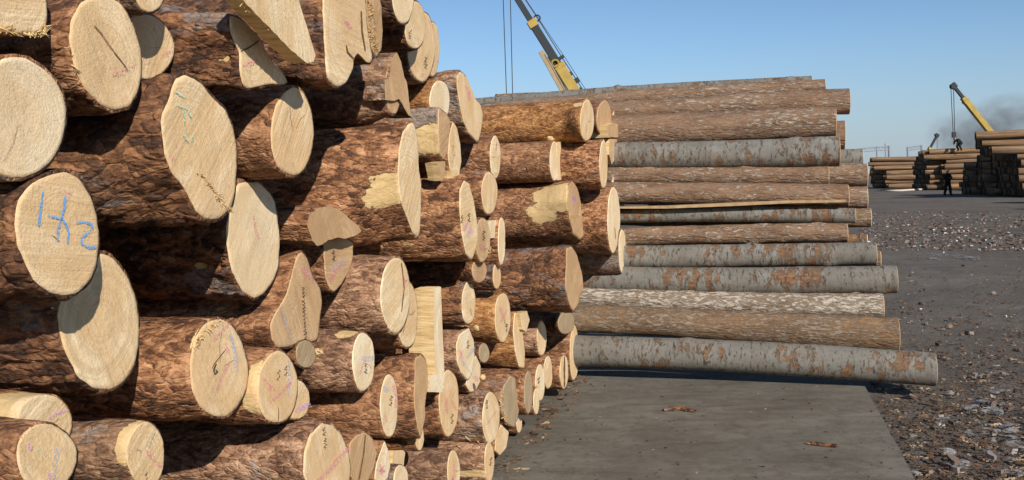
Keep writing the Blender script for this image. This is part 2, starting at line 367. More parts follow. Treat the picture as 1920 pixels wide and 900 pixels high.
# ------------------------------------------------------------------ the near pile: every log is its own thing
LOGS = {
    'L1': ([(-75,-120),(70,-125),(88,-60),(91,42),(80,66),(28,64),(0,56),(-75,30)], 0.05, 'red', 'fresh', 'log cut off by the top left corner, with a torn fibrous lower edge'),
    'L2': ((36,220,178,240), 0.05, 'red', 'pale', 'wide pale log on the left edge, above the blue-numbered log'),
    'L3': ([(150,2),(180,-14),(205,-12),(230,5),(255,50),(267,100),(268,140),(262,175),(245,203),(218,212),(190,200),(160,170),(140,130),(129,80),(130,40)], 0.03, 'red', 'fresh', 'large tall oval log in the upper left with a long diagonal crack'),
    'L4': ((272,88,112,128), -0.07, 'red', 'fresh', 'log half in shadow behind the cracked upper left log, pink tick on its rim'),
    'L5': ((282,-32,64,116), 0.03, 'grey', 'fresh', 'shaded log cut by the top edge above the half-shadowed log'),
    'L6': ([(345,135),(364,143),(381,156),(400,178),(425,202),(441,240),(447,280),(446,320),(443,370),(435,396),(418,412),(400,418),(384,414),(368,400),(345,354),(320,322),(306,284),(302,240),(301,213),(316,186),(322,158),(330,141)], 0.06, 'dark', 'fresh', 'big flared log with faint green chalk letters and a torn lower ridge'),
    'L7': ([(431,26),(445,30),(460,40),(475,56),(490,75),(505,105),(520,130),(546,152),(541,160),(505,160),(465,169),(455,160),(449,130),(449,97),(440,80),(431,55)], 0.09, 'dark', 'fresh', 'thick-barked log with a notched face under the leaning split plank'),
    'L8': ([(604,-50),(604,20),(607,60),(609,110),(614,150),(632,168),(650,158),(662,132),(664,112),(672,102),(680,96),(685,116),(693,123),(701,115),(696,85),(690,40),(684,-50)], 0.15, 'dark', 'fresh', 'tall long log at the top edge whose face ends in fingers'),
    'L9': ([(680,-30),(705,-30),(716,10),(719,60),(716,95),(707,110),(698,95),(690,50)], 0.105, 'grey', 'shade_brown', 'narrow log with a crumbly crevice beside the fingered tall log'),
    'L10': ((756,-22,46,136), 0.075, 'dark', 'pale', 'log at the top edge right of the crumbly crevice log'),
    'L11': ((779,48,40,92), 0.0, 'dark', 'fresh', 'small log with a black scribble near the top of the pile'),
    'L12': ((791,88,52,136), -0.075, 'grey', 'fresh', 'broad log half in shade with a black mark, on the pile shoulder'),
    'L13': ((812,92,26,104), -0.12, 'grey', 'fresh', 'sliver of a log showing against the sky behind the pile shoulder'),
    'L14': ((738,165,30,104), 0.0, 'grey', 'shade_brown', 'log with a brown cross-shaped face below the crumbly crevice log'),
    'L15': ((825,190,38,84), -0.06, 'orange', 'pale', 'yellow-orange barked log right of the cross-shaped brown face'),
    'L16': ([(862,130),(875,143),(885,168),(892,185),(902,197),(907,215),(904,245),(897,270),(888,260),(878,250),(869,228),(861,190),(856,160),(856,140)], -0.075, 'grey', 'fresh', 'log with a long pear-shaped face standing against the sky'),
    'L17': ([(822,200),(838,212),(845,228),(842,255),(840,285),(832,302),(825,290),(821,250)], 0.015, 'grey', 'shade_brown', 'gnarled log with a brown shaded end under the yellow-orange log'),
    'L18': ([(850,226),(858,240),(864,270),(866,305),(862,325),(852,331),(844,320),(840,290),(843,250)], -0.015, 'red', 'fresh', 'narrow pitted log between the gnarled log and the pear-shaped one'),
    'L19': ([(768,228),(776,225),(780,240),(785,270),(786,310),(790,345),(790,400),(787,452),(775,440),(760,400),(750,375),(746,330),(748,280),(755,245)], 0.09, 'red', 'fresh', 'thick log with bark torn off in a blond patch, ragged narrow face'),
    'L20': ((549,248,82,172), 0.06, 'red', 'fresh', 'clean oval log with speckled face in the upper middle left'),
    'L21': ([(445,341),(462,337),(485,337),(505,355),(518,375),(522,400),(526,450),(525,500),(515,530),(495,555),(477,563),(455,550),(435,510),(425,465),(423,430),(431,385)], -0.08, 'dark', 'pale', 'tall very pale log with sharply cut shoulders beneath the green-chalked log'),
    'L22': ([(607,440),(640,440),(663,452),(663,480),(655,510),(640,535),(627,549),(618,543),(610,520),(607,480)], -0.08, 'red', 'shade_brown', 'log with a brown mushroom-shaped stepped face'),
    'L23': ([(555,485),(560,472),(567,469),(577,480),(583,500),(590,520),(602,540),(606,565),(602,600),(597,640),(585,643),(560,644),(545,653),(520,655),(510,640),(505,612),(512,593),(526,572),(538,550),(546,520)], -0.05, 'red', 'shade_brown', 'log with a shaded brown bottle-shaped face and pink and blue chalk'),
    'L24': ((742,553,56,150), 0.03, 'pale', 'fresh', 'pointed oval log with a small red mark in the middle of the pile'),
    'L24b': ((764,590,42,126), -0.03, 'red', 'fresh', 'log tucked right behind the pointed oval log with the red mark'),
    'L25': ([(125,316),(150,330),(172,365),(185,405),(190,450),(185,500),(172,530),(150,552),(125,560),(95,553),(65,530),(45,495),(30,455),(26,410),(35,370),(60,340),(90,325)], 0.05, 'dark', 'fresh', 'big log with blue chalk figures on its face at the left edge'),
    'L26': ([(190,470),(215,480),(240,515),(258,560),(264,600),(262,650),(255,690),(235,722),(205,735),(180,733),(150,715),(125,670),(110,625),(105,590),(120,540),(150,495)], -0.06, 'dark', 'fresh', 'big smooth log half shaded, just below the blue-numbered log'),
    'L27': ((411,691,112,190), -0.03, 'red', 'fresh', 'big red-barked log with torn chips at its upper rim, small black 6'),
    'L28': ((521,727,78,140), 0.0, 'red', 'fresh', 'log with a pink chalk cross and black scribble, blond peeled bark'),
    'L28b': ((556,750,52,76), -0.03, 'red', 'fresh', 'small log peeping out behind the pink-crossed log'),
    'L29': ((682,678,42,116), -0.03, 'pale', 'pale', 'log with pale blue smear and black scribble left of the sawn timber'),
    'L30': ((730,761,34,120), 0.0, 'red', 'pale', 'red-barked log with splinters on top and an inked lens-shaped face'),
    'L31': ([(778,668),(790,662),(800,675),(803,700),(802,725),(799,745),(797,765),(798,785),(793,805),(789,825),(783,800),(778,770),(776,740),(778,705)], 0.0, 'red', 'shade_brown', 'log with a long wavy brown face below left of the sawn timber'),
    'L32': ((800,632,24,150), -0.15, 'red', 'pale', 'squared sawn timber end standing tall and bright among round logs'),
    'L33': ((842,755,37,132), -0.075, 'red', 'fresh', 'tall oval log at the foot of the squared sawn timber'),
    'L34': ((879,568,26,84), -0.015, 'dark', 'fresh', 'narrow log with a shaded top, right of the squared timber'),
    'L35': ((943,595,31,94), -0.03, 'orange', 'fresh', 'round pink-marked log with smooth brown bark and a knot'),
    'L36': ([(862,625),(880,613),(890,640),(891,670),(886,700),(878,714),(865,700),(857,680),(855,645)], -0.045, 'pale', 'pale', 'log with crossing blue and pink chalk lines below the knotted log'),
    'L36b': ([(893,665),(902,685),(901,715),(891,736),(882,736),(873,722),(880,690)], -0.075, 'red', 'pale', 'pale log wedged under the blue and pink lined log'),
    'L37': ([(870,335),(880,342),(889,375),(896,420),(896,460),(886,490),(874,478),(866,440),(862,395),(862,355)], 0.09, 'red', 'fresh', 'long narrow log with ink scribbles right of the blond torn log'),
    'L38': ((906,450,28,84), 0.06, 'red', 'shade_brown', 'darker pink-stained log overlapping the long ink-scribbled log'),
    'L39': ((918,362,30,84), 0.0, 'red', 'fresh', 'pointed pale log above the pink-stained darker log'),
    'L40': ((929,295,20,86), -0.06, 'red', 'fresh', 'lens-shaped log below the pear-shaped face against the sky'),
    'L41': ((941,452,14,92), 0.015, 'red', 'pale', 'very thin upright log sliver beside a bright sawn block'),
    'L42': ((899,508,28,46), 0.03, 'dark', 'shade_brown', 'small shaded log end hanging under the pink-stained log'),
    'L43': ((932,518,15,50), -0.015, 'dark', 'fresh', 'small thin log below the upright thin sliver'),
    'L44': ((1101,226,27,80), 0.195, 'orange', 'fresh', 'large bright orange barked log on top of the far end'),
    'L45': ((1133,222,28,70), 0.18, 'red', 'shade_brown', 'log with a brown shaded end and broken stub, top far end'),
    'L46': ((1156,236,19,68), 0.18, 'red', 'pale', 'topmost pale log on the far right edge of the near pile'),
    'L46b': ((1158,292,18,60), 0.195, 'red', 'pale', 'pale log just under the topmost one at the far right edge'),
    'L47': ((1040,302,18,76), 0.0, 'red', 'pale', 'log with a square blond sawn notch near the far top'),
    'L48': ((1132,308,16,92), 0.3, 'red', 'fresh', 'thick red log under the broken stub at the far end'),
    'L49': ([(1066,345),(1074,338),(1083,352),(1090,380),(1092,410),(1096,445),(1088,450),(1076,440),(1068,410),(1064,375)], 0.12, 'red', 'shade_brown', 'thick log with a large blond bark-stripped patch near the far end'),
    'L49b': ([(1083,345),(1090,352),(1099,380),(1106,405),(1105,440),(1103,480),(1097,487),(1090,470),(1086,430)], -0.06, 'red', 'fresh', 'tapering pale log behind the bark-stripped one at the far end'),
    'L50': ((1151,412,25,126), 0.315, 'red', 'pale', 'tall red-barked log at the right edge with a double-curved pale face'),
    'L51': ((1157,352,18,66), 0.21, 'grey', 'pale', 'pale log above the double-curved face at the right edge'),
    'L51b': ((1167,470,13,86), 0.33, 'grey', 'pale', 'thin pale log sliver right behind the double-curved face'),
    'L52': ([(1062,463),(1072,460),(1082,476),(1092,512),(1095,540),(1088,556),(1086,570),(1076,586),(1068,572),(1060,540),(1061,500)], 0.225, 'dark', 'shade_brown', 'thick log with deep cracked grey-patched bark and scratched face'),
    'L53': ((1152,512,15,80), 0.21, 'dark', 'fresh', 'log low at the right edge against the grey-barked long logs'),
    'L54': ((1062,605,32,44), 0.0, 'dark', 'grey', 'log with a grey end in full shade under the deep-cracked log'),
    'L55': ([(965,582),(974,590),(979,620),(985,660),(984,692),(974,690),(966,660),(962,620)], -0.06, 'orange', 'fresh', 'yellow-brown log with a half shaded upright face near the knotted log'),
    'L56': ((1016,634,18,68), -0.06, 'pale', 'fresh', 'short stubby log with a ragged left rim, low at the far end'),
    'L57': ((1077,662,17,106), -0.03, 'red', 'fresh', 'tallest pale face in the bottom right corner of the near pile'),
    'L58': ((1058,697,16,66), 0.015, 'red', 'fresh', 'low log with a split double face beside the tall corner face'),
    'L59': ((1028,698,17,62), -0.03, 'red', 'fresh', 'smooth oval log third from the bottom right corner of the near pile'),
    'L60': ((1013,717,18,70), 0.0, 'red', 'pale', 'pale log resting just off the ground with a chip on its rim'),
    'L61': ((991,735,16,84), 0.03, 'red', 'grey', 'greyish streaked log at the ground near the pile corner'),
    'L62': ((1006,752,11,52), 0.03, 'red', 'pale', 'thin small log at ground level beside the greyish streaked one'),
    'L63': ([(945,722),(957,702),(967,708),(970,740),(975,752),(972,785),(965,803),(953,797),(941,772),(938,745)], -0.015, 'red', 'grey', 'grey-brown log with a humped shaded face near the slab'),
    'L63b': ((974,793,10,38), -0.045, 'red', 'pale', 'tiny pale log end on the slab behind the humped grey-brown face'),
    'L64': ((921,783,34,98), 0.015, 'grey', 'fresh', 'oval log with a thin pink line in front of the humped grey face'),
    'L64b': ([(940,795),(955,810),(950,840),(938,855),(928,846),(930,815)], -0.015, 'red', 'fresh', 'low log below the humped grey-brown face, dark pointed bottom'),
    'L65': ((918,866,18,78), 0.015, 'pale', 'fresh', 'lowest log touching the slab, with a blond scrape along its bark'),
    'L66': ((851,882,24,78), 0.0, 'grey', 'fresh', 'lens-shaped log with a pink stripe at the bottom edge'),
    'L67': ((752,898,28,54), 0.0, 'grey', 'pale', 'log cut by the bottom edge below a small upright board'),
    'L68': ([(605,790),(625,795),(642,815),(655,845),(660,880),(656,910),(640,935),(605,940),(580,920),(568,890),(570,850),(580,815)], 0.045, 'pale', 'fresh', 'large log at the bottom edge with a bold pink diagonal stroke'),
    'L69': ([(655,830),(670,814),(686,809),(700,822),(708,850),(702,878),(690,905),(670,915),(655,890)], 0.015, 'red', 'shade_brown', 'brown log with straight saw streaks right of the pink-stroked log'),
    'L70': ([(722,825),(731,850),(732,875),(727,898),(715,912),(702,900),(706,870),(713,850)], -0.015, 'red', 'pale', 'pointed pale log with a red star mark at the bottom edge'),
    'L71': ((787,818,16,56), -0.05, 'dark', 'fresh', 'small log nearly hidden under the long wavy brown face'),
    'L72': ((274,852,74,124), -0.06, 'grey', 'fresh', 'log at the bottom left with a pink smudge and peeled blond rim'),
    'L73': ((88,857,113,132), 0.075, 'red', 'fresh', 'log in the bottom left corner with grey and green chalk dabs'),
    'L74': ((84,798,110,120), -0.045, 'orange', 'fresh', 'log with a lilac chalk stripe behind the bottom left corner log'),
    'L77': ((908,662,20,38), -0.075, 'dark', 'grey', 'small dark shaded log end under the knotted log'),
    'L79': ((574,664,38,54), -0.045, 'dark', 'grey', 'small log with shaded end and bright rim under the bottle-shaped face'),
}
BODY = {'L6':(350,310,215),'L7':(470,88,180),'L14':(738,168,135),'L19':(765,350,225),'L22':(618,468,165),'L23':(548,598,112),'L32':(800,632,150),'L49b':(1095,430,90),'L52':(1076,523,118),'L55':(972,640,90),'L31':(790,745,150),'L16':(880,200,136)}

PEEL = {   # bark torn away: photo pixel on the log, reach along and around in metres
    'L19': [(725, 350, 0.17, 0.16), (712, 405, 0.15, 0.10), (745, 300, 0.05, 0.10)], 'L49': [(1040, 375, 0.24, 0.13), (1020, 400, 0.16, 0.10)],
    'L28': [(484, 715, 0.05, 0.09), (478, 745, 0.05, 0.08)], 'L65': [(890, 893, 0.30, 0.035)], 'L72': [(240, 825, 0.04, 0.10)],
    'L37': [(775, 492, 0.10, 0.06)], 'L74': [(20, 770, 0.12, 0.08)], 'L53': [(1147, 545, 0.03, 0.08)], 'L17': [(800, 260, 0.12, 0.12)],
    'L27': [(375, 640, 0.03, 0.05)], 'L35': [(928, 640, 0.03, 0.05)], 'L44': [(1085, 200, 0.05, 0.04)], 'L21': [(365, 508, 0.03, 0.02)], 'L29': [(650, 625, 0.06, 0.05)],
}
BARK_RELIEF = {'dark': (0.0110, 16.0), 'red': (0.0036, 26.0), 'grey': (0.0042, 24.0), 'orange': (0.0020, 28.0), 'pale': (0.0034, 26.0)}
NSEG = 96
TH = np.arange(NSEG) * 2 * math.pi / NSEG
def radial(poly):                           # distance to the outline along each angle
    R = np.zeros(NSEG)
    m = len(poly)
    for k, th in enumerate(TH):
        c, s = math.cos(th), math.sin(th); best = 0
        for i in range(m):
            (y0, z0), (y1, z1) = poly[i], poly[(i + 1) % m]
            dy, dz = y1 - y0, z1 - z0; den = c * dz - s * dy
            if abs(den) < 1e-12: continue
            t = (y0 * dz - z0 * dy) / den; q = (y0 * s - z0 * c) / den
            if -1e-9 <= q <= 1 + 1e-9 and t > best: best = t
        R[k] = best
    med = np.median(R[R > 0]); R[R <= 0] = med * 0.3
    return 0.18 * np.roll(R, 1) + 0.64 * R + 0.18 * np.roll(R, -1)
class Log: pass
def build_log(key, seed):
    face, p, bark, fkind, label = LOGS[key]
    rng = random.Random(seed)
    g = Log(); g.p = p
    if isinstance(face, tuple):
        cx, cy, w, h = face; ph = rng.uniform(0, 6)
        px = []
        for k in range(40):
            a = 2 * math.pi * k / 40; q = 1 + 0.022 * math.sin(2 * a + ph) + 0.018 * math.sin(3 * a + 2 * ph) + 0.012 * math.sin(5 * a + 3 * ph)
            px.append((cx + q * w / 2 * math.cos(a), cy + q * h / 2 * math.sin(a)))
    else:
        px = face; xs = [a for a, b in px]; ys = [b for a, b in px]
        cx, cy, h = (min(xs) + max(xs)) / 2, (min(ys) + max(ys)) / 2, max(ys) - min(ys)
        ox, oy = sum(xs) / len(xs), sum(ys) / len(ys)
        if key not in BODY: cx = 0.5 * cx + 0.5 * ox
    if key in BODY: cx, cy, h = BODY[key]
    O = on_face(cx, cy, p)
    rb = (on_face(cx, cy - h / 2, p)[2] - on_face(cx, cy + h / 2, p)[2]) / 2
    yaw, pit = math.radians(rng.gauss(0, 0.9)), math.radians(rng.gauss(0, 0.8))
    a = NV * math.cos(yaw) + DV * math.sin(yaw); a = a * math.cos(pit) + ZV * math.sin(pit)
    e2 = np.cross(ZV, a); e2 /= np.linalg.norm(e2); e3 = np.cross(a, e2)
    M = Matrix([[a[0], e2[0], e3[0], O[0]], [a[1], e2[1], e3[1], O[1]], [a[2], e2[2], e3[2], O[2]], [0, 0, 0, 1]])
    g.O, g.R3 = O, np.stack([a, e2, e3])
    g.local = lambda P: g.R3 @ (np.asarray(P) - O)
    root = thing('log', label, 'log', M, 'logs of the near pile'); g.root = root
    loc = [g.local(on_face(x, y, p)) for x, y in px]
    ly, lz = [q[1] for q in loc], [q[2] for q in loc]
    fy, fz = (0.0, 0.0) if isinstance(face, tuple) and key not in BODY else ((min(ly) + max(ly) + 2 * sum(ly) / len(ly)) / 4, (min(lz) + max(lz) + 2 * sum(lz) / len(lz)) / 4)
    RF = radial([(q[1] - fy, q[2] - fz) for q in loc])
    RF = RF * (1 + 0.016 * (vnoise(np.stack([TH * 9, TH * 0, TH * 0 + seed], 1), seed) - 0.5) + 0.012 * (vnoise(np.stack([TH * 4, TH * 0, TH * 0 + seed], 1), seed + 3) - 0.5))
    ryf = max(abs(q[1]) for q in loc); ryb = min(max(ryf, 0.82 * rb), 1.12 * rb)
    nl = g.R3 @ NV                           # plane of the cut in local axes
    RB = np.array([(rb * ryb) / math.hypot(rb * math.cos(t), ryb * math.sin(t)) for t in TH])
    amp, sc = BARK_RELIEF[bark]
    amp = amp * min(1.0, rb / 0.14)
    S = np.concatenate([np.linspace(0.004, 0.10, 10), np.linspace(0.11, 0.92, 68), [1.1, 1.4, 1.9, 2.6, 3.4, 4.2]])
    flare = 0.16 if isinstance(face, tuple) else 0.30
    x_f = -(nl[1] * (fy + RF * np.cos(TH)) + nl[2] * (fz + RF * np.sin(TH))) / nl[0]
    V = [np.stack([x_f - 0.003, fy + 0.95 * RF * np.cos(TH), fz + 0.95 * RF * np.sin(TH)], 1)]
    cen = []
    for s in S:
        b = float(sstep(np.array(s), 0, flare)); R = RF * (1 - b) + RB * b * (1 + 0.012 * min(s, 2))
        V.append(np.stack([x_f * (1 - b) - s, fy * (1 - b) + R * np.cos(TH), fz * (1 - b) + R * np.sin(TH)], 1)); cen.append((fy * (1 - b), fz * (1 - b)))
    P = np.concatenate(V[1:]); c, s_ = np.tile(np.cos(TH), len(S)), np.tile(np.sin(TH), len(S))
    Q = P * np.array([0.42, 1, 1]) + seed * 3.7
    Qw = Q + 0.05 * (np.stack([vnoise(Q * 9, 1), vnoise(Q * 9, 2), vnoise(Q * 9, 3)], 1) - 0.5)
    ed, hid = plates(Qw * sc, seed % 97)
    depth = np.repeat(S, NSEG)
    disp = amp * (sstep(ed, 0.0, 0.13) * (0.35 + 0.9 * hid) - 0.5) + amp * 1.5 * (fbm(Q * 60, 5, 3) - 0.5) + 0.018 * (fbm(Q * 3.2, 11, 2) - 0.5) * sstep(depth, 0, 0.12)
    disp = disp * (0.35 + 0.65 * sstep(depth, 0, 0.03)) + 0.002
    peel = np.zeros(len(P))
    for (x, y, rs, rt) in PEEL.get(key, []):
        o = g.local(CAM); dr = g.R3 @ ray(x, y)
        A = dr[1] ** 2 + dr[2] ** 2; B = o[1] * dr[1] + o[2] * dr[2]; Cc = o[1] ** 2 + o[2] ** 2 - rb ** 2
        disc = B * B - A * Cc
        t = (-B - math.sqrt(max(disc, 0))) / A; hp = o + dr * t; th = math.atan2(hp[2], hp[1])
        dth = (np.arctan2(P[:, 2], P[:, 1]) - th + math.pi) % (2 * math.pi) - math.pi
        peel = np.maximum(peel, 1.25 - np.hypot((P[:, 0] - hp[0]) / rs, dth * rb / rt))
    disp -= np.clip(peel, 0, 1) * 0.006
    P[:, 1] += disp * c; P[:, 2] += disp * s_
    Vall = np.concatenate([V[0], P]); nr = len(S) + 1
    tip = len(Vall); Vall = np.concatenate([Vall, [[-S[-1], 0, 0]]])
    F = [(r * NSEG + k, (r + 1) * NSEG + k, (r + 1) * NSEG + (k + 1) % NSEG, r * NSEG + (k + 1) % NSEG) for r in range(nr - 1) for k in range(NSEG)]
    F += [((nr - 1) * NSEG + k, tip, (nr - 1) * NSEG + (k + 1) % NSEG) for k in range(NSEG)]
    mesh_obj('bark', Vall, F, BARK[bark], root, attr={'peel': np.concatenate([np.zeros(NSEG), peel, [0]])})
    # the cut face: a slightly uneven sawn disc with a rounded rim
    fr = [0.0, 0.12, 0.25, 0.4, 0.55, 0.7, 0.82, 0.92, 0.975, 1.0]
    x_c = -(nl[1] * fy + nl[2] * fz) / nl[0]; FV = [[x_c, fy, fz]]
    for q in fr[1:]: FV += list(np.stack([x_c + (x_f - x_c) * q, fy + 0.972 * q * RF * np.cos(TH), fz + 0.972 * q * RF * np.sin(TH)], 1))
    FV = np.array(FV); jit = (fbm(FV * 14 + seed, 21, 3) - 0.5) * 0.005 * min(1, rb / 0.12) + (vnoise(FV * 120 + seed, 4) - 0.5) * 0.0012
    FV[:, 0] += jit; FV[-NSEG:, 0] -= 0.003 + 0.004 * vnoise(FV[-NSEG:] * 60, 6)
    skirt = FV[-NSEG:].copy(); skirt[:, 0] -= 0.02; FV = np.concatenate([FV, skirt])
    FF = [(0, 1 + k, 1 + (k + 1) % NSEG) for k in range(NSEG)]
    for r in range(len(fr) - 1):
        b0, b1 = 1 + r * NSEG, 1 + (r + 1) * NSEG
        FF += [(b0 + k, b1 + k, b1 + (k + 1) % NSEG, b0 + (k + 1) % NSEG) for k in range(NSEG)]
    g.face = mesh_obj('cut_face', FV, FF, FACE[fkind], root)
    g.fkind = fkind; g.rb = rb
    return g
BUILT = {k: build_log(k, 11 + 7 * i) for i, k in enumerate(LOGS)}

def ribbon(key, strokes, col, width=5.0, name='chalk_mark', lift=0.0032, seed=0):
    g = BUILT[key]; rng = random.Random(hash((key, seed)) & 0xffff); V = []; F = []
    for st in strokes:
        pts = []
        for i in range(len(st) - 1):
            n = max(2, int(math.dist(st[i], st[i + 1]) / 6))
            pts += [(st[i][0] + (st[i + 1][0] - st[i][0]) * k / n, st[i][1] + (st[i + 1][1] - st[i][1]) * k / n) for k in range(n)]
        pts.append(st[-1]); b = len(V)
        for i, (x, y) in enumerate(pts):
            x0, y0 = pts[max(i - 1, 0)]; x1, y1 = pts[min(i + 1, len(pts) - 1)]
            L = math.hypot(x1 - x0, y1 - y0) or 1; nx, ny = -(y1 - y0) / L, (x1 - x0) / L
            w = width * rng.uniform(0.35, 0.6) * (0.55 if i in (0, len(pts) - 1) else 1)
            for sgn in (-1, 1):
                q = g.local(on_face(x + sgn * nx * w, y + sgn * ny * w, g.p)); q[0] += lift; V.append(q)
        F += [(b + 2 * i, b + 2 * i + 1, b + 2 * i + 3, b + 2 * i + 2) for i in range(len(pts) - 1)]
    return mesh_obj(name, V, F, CHALK[col] if isinstance(col, str) else col, g.face)
def ink(key, x, y, s, seed):
    rng = random.Random(seed); st = []
    for k in range(2):
        cy = y + (k - 0.5) * s * 1.3
        pts = [(x + rng.uniform(-1, 1) * s * 0.4, cy - s * 0.5), (x + s * 0.35, cy - s * 0.2), (x - s * 0.3, cy + s * 0.25), (x + s * 0.35, cy + s * 0.5)]
        st.append([(a + rng.uniform(-1, 1) * s * 0.15, b + rng.uniform(-1, 1) * s * 0.12) for a, b in pts])
    ribbon(key, st, 'ink', 1.5, 'ink_mark', seed=seed)
ribbon('L25', [[(78, 358), (75, 385), (72, 405), (70, 424)], [(120, 368), (118, 390), (113, 410), (107, 430), (105, 452)], [(88, 404), (100, 407), (113, 410), (122, 421), (127, 436), (124, 456)],
               [(141, 418), (155, 416), (169, 420), (172, 428), (163, 436), (150, 447), (152, 458), (164, 464), (179, 463)]], 'blue', 5.2)
ribbon('L25', [[(100, 362), (118, 358), (132, 364)]], 'pink', 5)
ribbon('L6', [[(328, 172), (346, 183)], [(330, 196), (350, 204), (358, 221)], [(343, 205), (346, 234)], [(340, 250), (351, 263), (357, 273), (361, 251)]], 'green', 4)
ribbon('L6', [[(330, 268), (326, 290), (318, 305)]], 'pink', 3)
ribbon('L3', [[(208, 140), (230, 133), (254, 120)]], 'pink', 8)
ribbon('L4', [[(300, 105), (322, 95)]], 'pink', 8)
ribbon('L7', [[(452, 123), (466, 119), (480, 114)]], 'pink', 8)
ribbon('L8', [[(646, 38), (655, 50), (650, 60)]], 'pink', 8)
ribbon('L16', [[(872, 160), (878, 172), (880, 190)]], 'pink', 6)
ribbon('L23', [[(566, 500), (574, 512), (580, 524)]], 'pink', 12); ribbon('L23', [[(528, 582), (535, 610), (548, 641)]], 'paleblue', 6)
for i, y in enumerate(range(545, 640, 14)): ink('L23', 567 + i * 0.6, y, 6, 100 + i)
ribbon('L22', [[(616, 505), (630, 499), (645, 486)]], 'paleblue', 9); ribbon('L22', [[(618, 528), (626, 510), (642, 494)]], 'pink', 8)
ink('L22', 624, 478, 8, 3)
ribbon('L21', [[(474, 405), (478, 430), (483, 448)]], 'pink', 4)
ribbon('L27', [[(398, 640), (415, 620), (432, 604)], [(420, 640), (428, 665)], [(404, 735), (415, 705), (430, 680)]], 'pink', 6); ribbon('L27', [[(430, 625), (438, 660), (444, 695)]], 'paleblue', 7)
ribbon('L27', [[(404, 682), (399, 693), (402, 702), (406, 697), (401, 692)]], 'ink', 3, 'ink_mark')
ribbon('L28', [[(491, 707), (502, 720), (518, 735)], [(505, 755), (522, 740), (545, 716)], [(506, 735), (503, 720)]], 'pink', 6); ribbon('L28', [[(540, 675), (542, 705), (540, 740)]], 'paleblue', 7)
ink('L28', 520, 703, 9, 5); ink('L28', 534, 695, 8, 6)
ribbon('L28b', [[(552, 772), (566, 764), (580, 756)]], 'lilac', 9)
ribbon('L29', [[(678, 670), (688, 674), (700, 668)]], 'paleblue', 12); ribbon('L29', [[(674, 702), (677, 690), (682, 678)]], 'pink', 3); ink('L29', 685, 690, 8, 7)
ribbon('L30', [[(718, 722), (726, 735)]], 'paleblue', 9); ribbon('L30', [[(736, 720), (742, 745), (741, 765)], [(720, 775), (724, 790)]], 'pink', 6); ink('L30', 732, 752, 8, 8)
ribbon('L33', [[(846, 750), (856, 770)], [(836, 745), (838, 775)]], 'pink', 5); ink('L33', 846, 786, 8, 9)
ribbon('L36', [[(860, 655), (868, 672)], [(868, 655), (860, 675)]], 'pink', 4); ribbon('L36', [[(864, 672), (874, 690), (884, 700)], [(874, 672), (890, 650)]], 'paleblue', 6); ink('L36', 876, 645, 7, 10)
ribbon('L36b', [[(890, 705), (895, 715)]], 'pink', 9)
ribbon('L37', [[(876, 445), (882, 425)], [(870, 432), (876, 415)]], 'lilac', 6); ink('L37', 878, 407, 7, 11); ink('L37', 865, 410, 6, 12)
ribbon('L38', [[(900, 460), (908, 466)]], 'pink', 14); ink('L38', 906, 442, 8, 13)
ribbon('L24', [[(752, 524), (764, 527)], [(757, 518), (758, 534)]], 'pink', 4)
ribbon('L35', [[(936, 575), (946, 600)], [(950, 580), (938, 605)]], 'pink', 5); ink('L35', 949, 614, 6, 14)
ribbon('L49', [[(1072, 365), (1080, 378)], [(1078, 366), (1074, 385)]], 'lilac', 5)
ribbon('L68', [[(592, 905), (615, 882), (652, 840)]], 'pink', 9); ink('L68', 606, 808, 7, 15); ink('L68', 608, 830, 8, 16)
ribbon('L70', [[(712, 870), (716, 892)], [(706, 880), (722, 884)], [(710, 890), (720, 872)]], 'pink', 6)
ribbon('L72', [[(268, 842), (282, 855), (302, 876)]], 'pink', 7); ink('L72', 272, 893, 8, 17)
ribbon('L73', [[(52, 830), (56, 845)], [(88, 885), (95, 900)]], 'lilac', 7); ribbon('L73', [[(69, 840), (70, 855)]], 'green', 5); ribbon('L73', [[(104, 840), (101, 870), (98, 898)]], 'paleblue', 8)
ribbon('L74', [[(88, 785), (105, 775), (124, 768)]], 'lilac', 7)
ribbon('L64', [[(912, 797), (920, 784), (930, 770)]], 'pink', 3); ink('L64', 912, 758, 7, 18)
ribbon('L66', [[(850, 865), (851, 900)]], 'pink', 5); ink('L65', 919, 865, 7, 19); ink('L11', 767, 64, 8, 20); ink('L12', 797, 118, 10, 21); ink('L60', 1009, 713, 5, 22)
ribbon('L12', [[(784, 145), (795, 138)]], 'pink', 8); ribbon('L63', [[(966, 785), (970, 790)]], 'paleblue', 4)
def crack(key, strokes, w=2.2): ribbon(key, strokes, CRACK, w, 'crack', 0.0028)
crack('L3', [[(174, 47), (188, 62), (200, 80), (216, 102), (230, 120), (239, 133)]], 1.6)
crack('L7', [[(450, 96), (462, 91), (474, 84), (484, 76)]], 3)
crack('L27', [[(396, 690), (405, 676), (422, 655)]], 1.6); crack('L25', [[(95, 440), (110, 452)]], 1.5); crack('L28', [[(521, 765), (521, 790)]], 1.6)
crack('L8', [[(662, 110), (651, 98), (648, 84)], [(684, 95), (678, 60), (676, 20)]], 2.5); crack('L69', [[(684, 815), (681, 850), (672, 900)]], 2.2); crack('L58', [[(1058, 668), (1058, 726)]], 2.4)
crack('L24', [[(752, 492), (757, 540), (752, 585)]], 1.6)

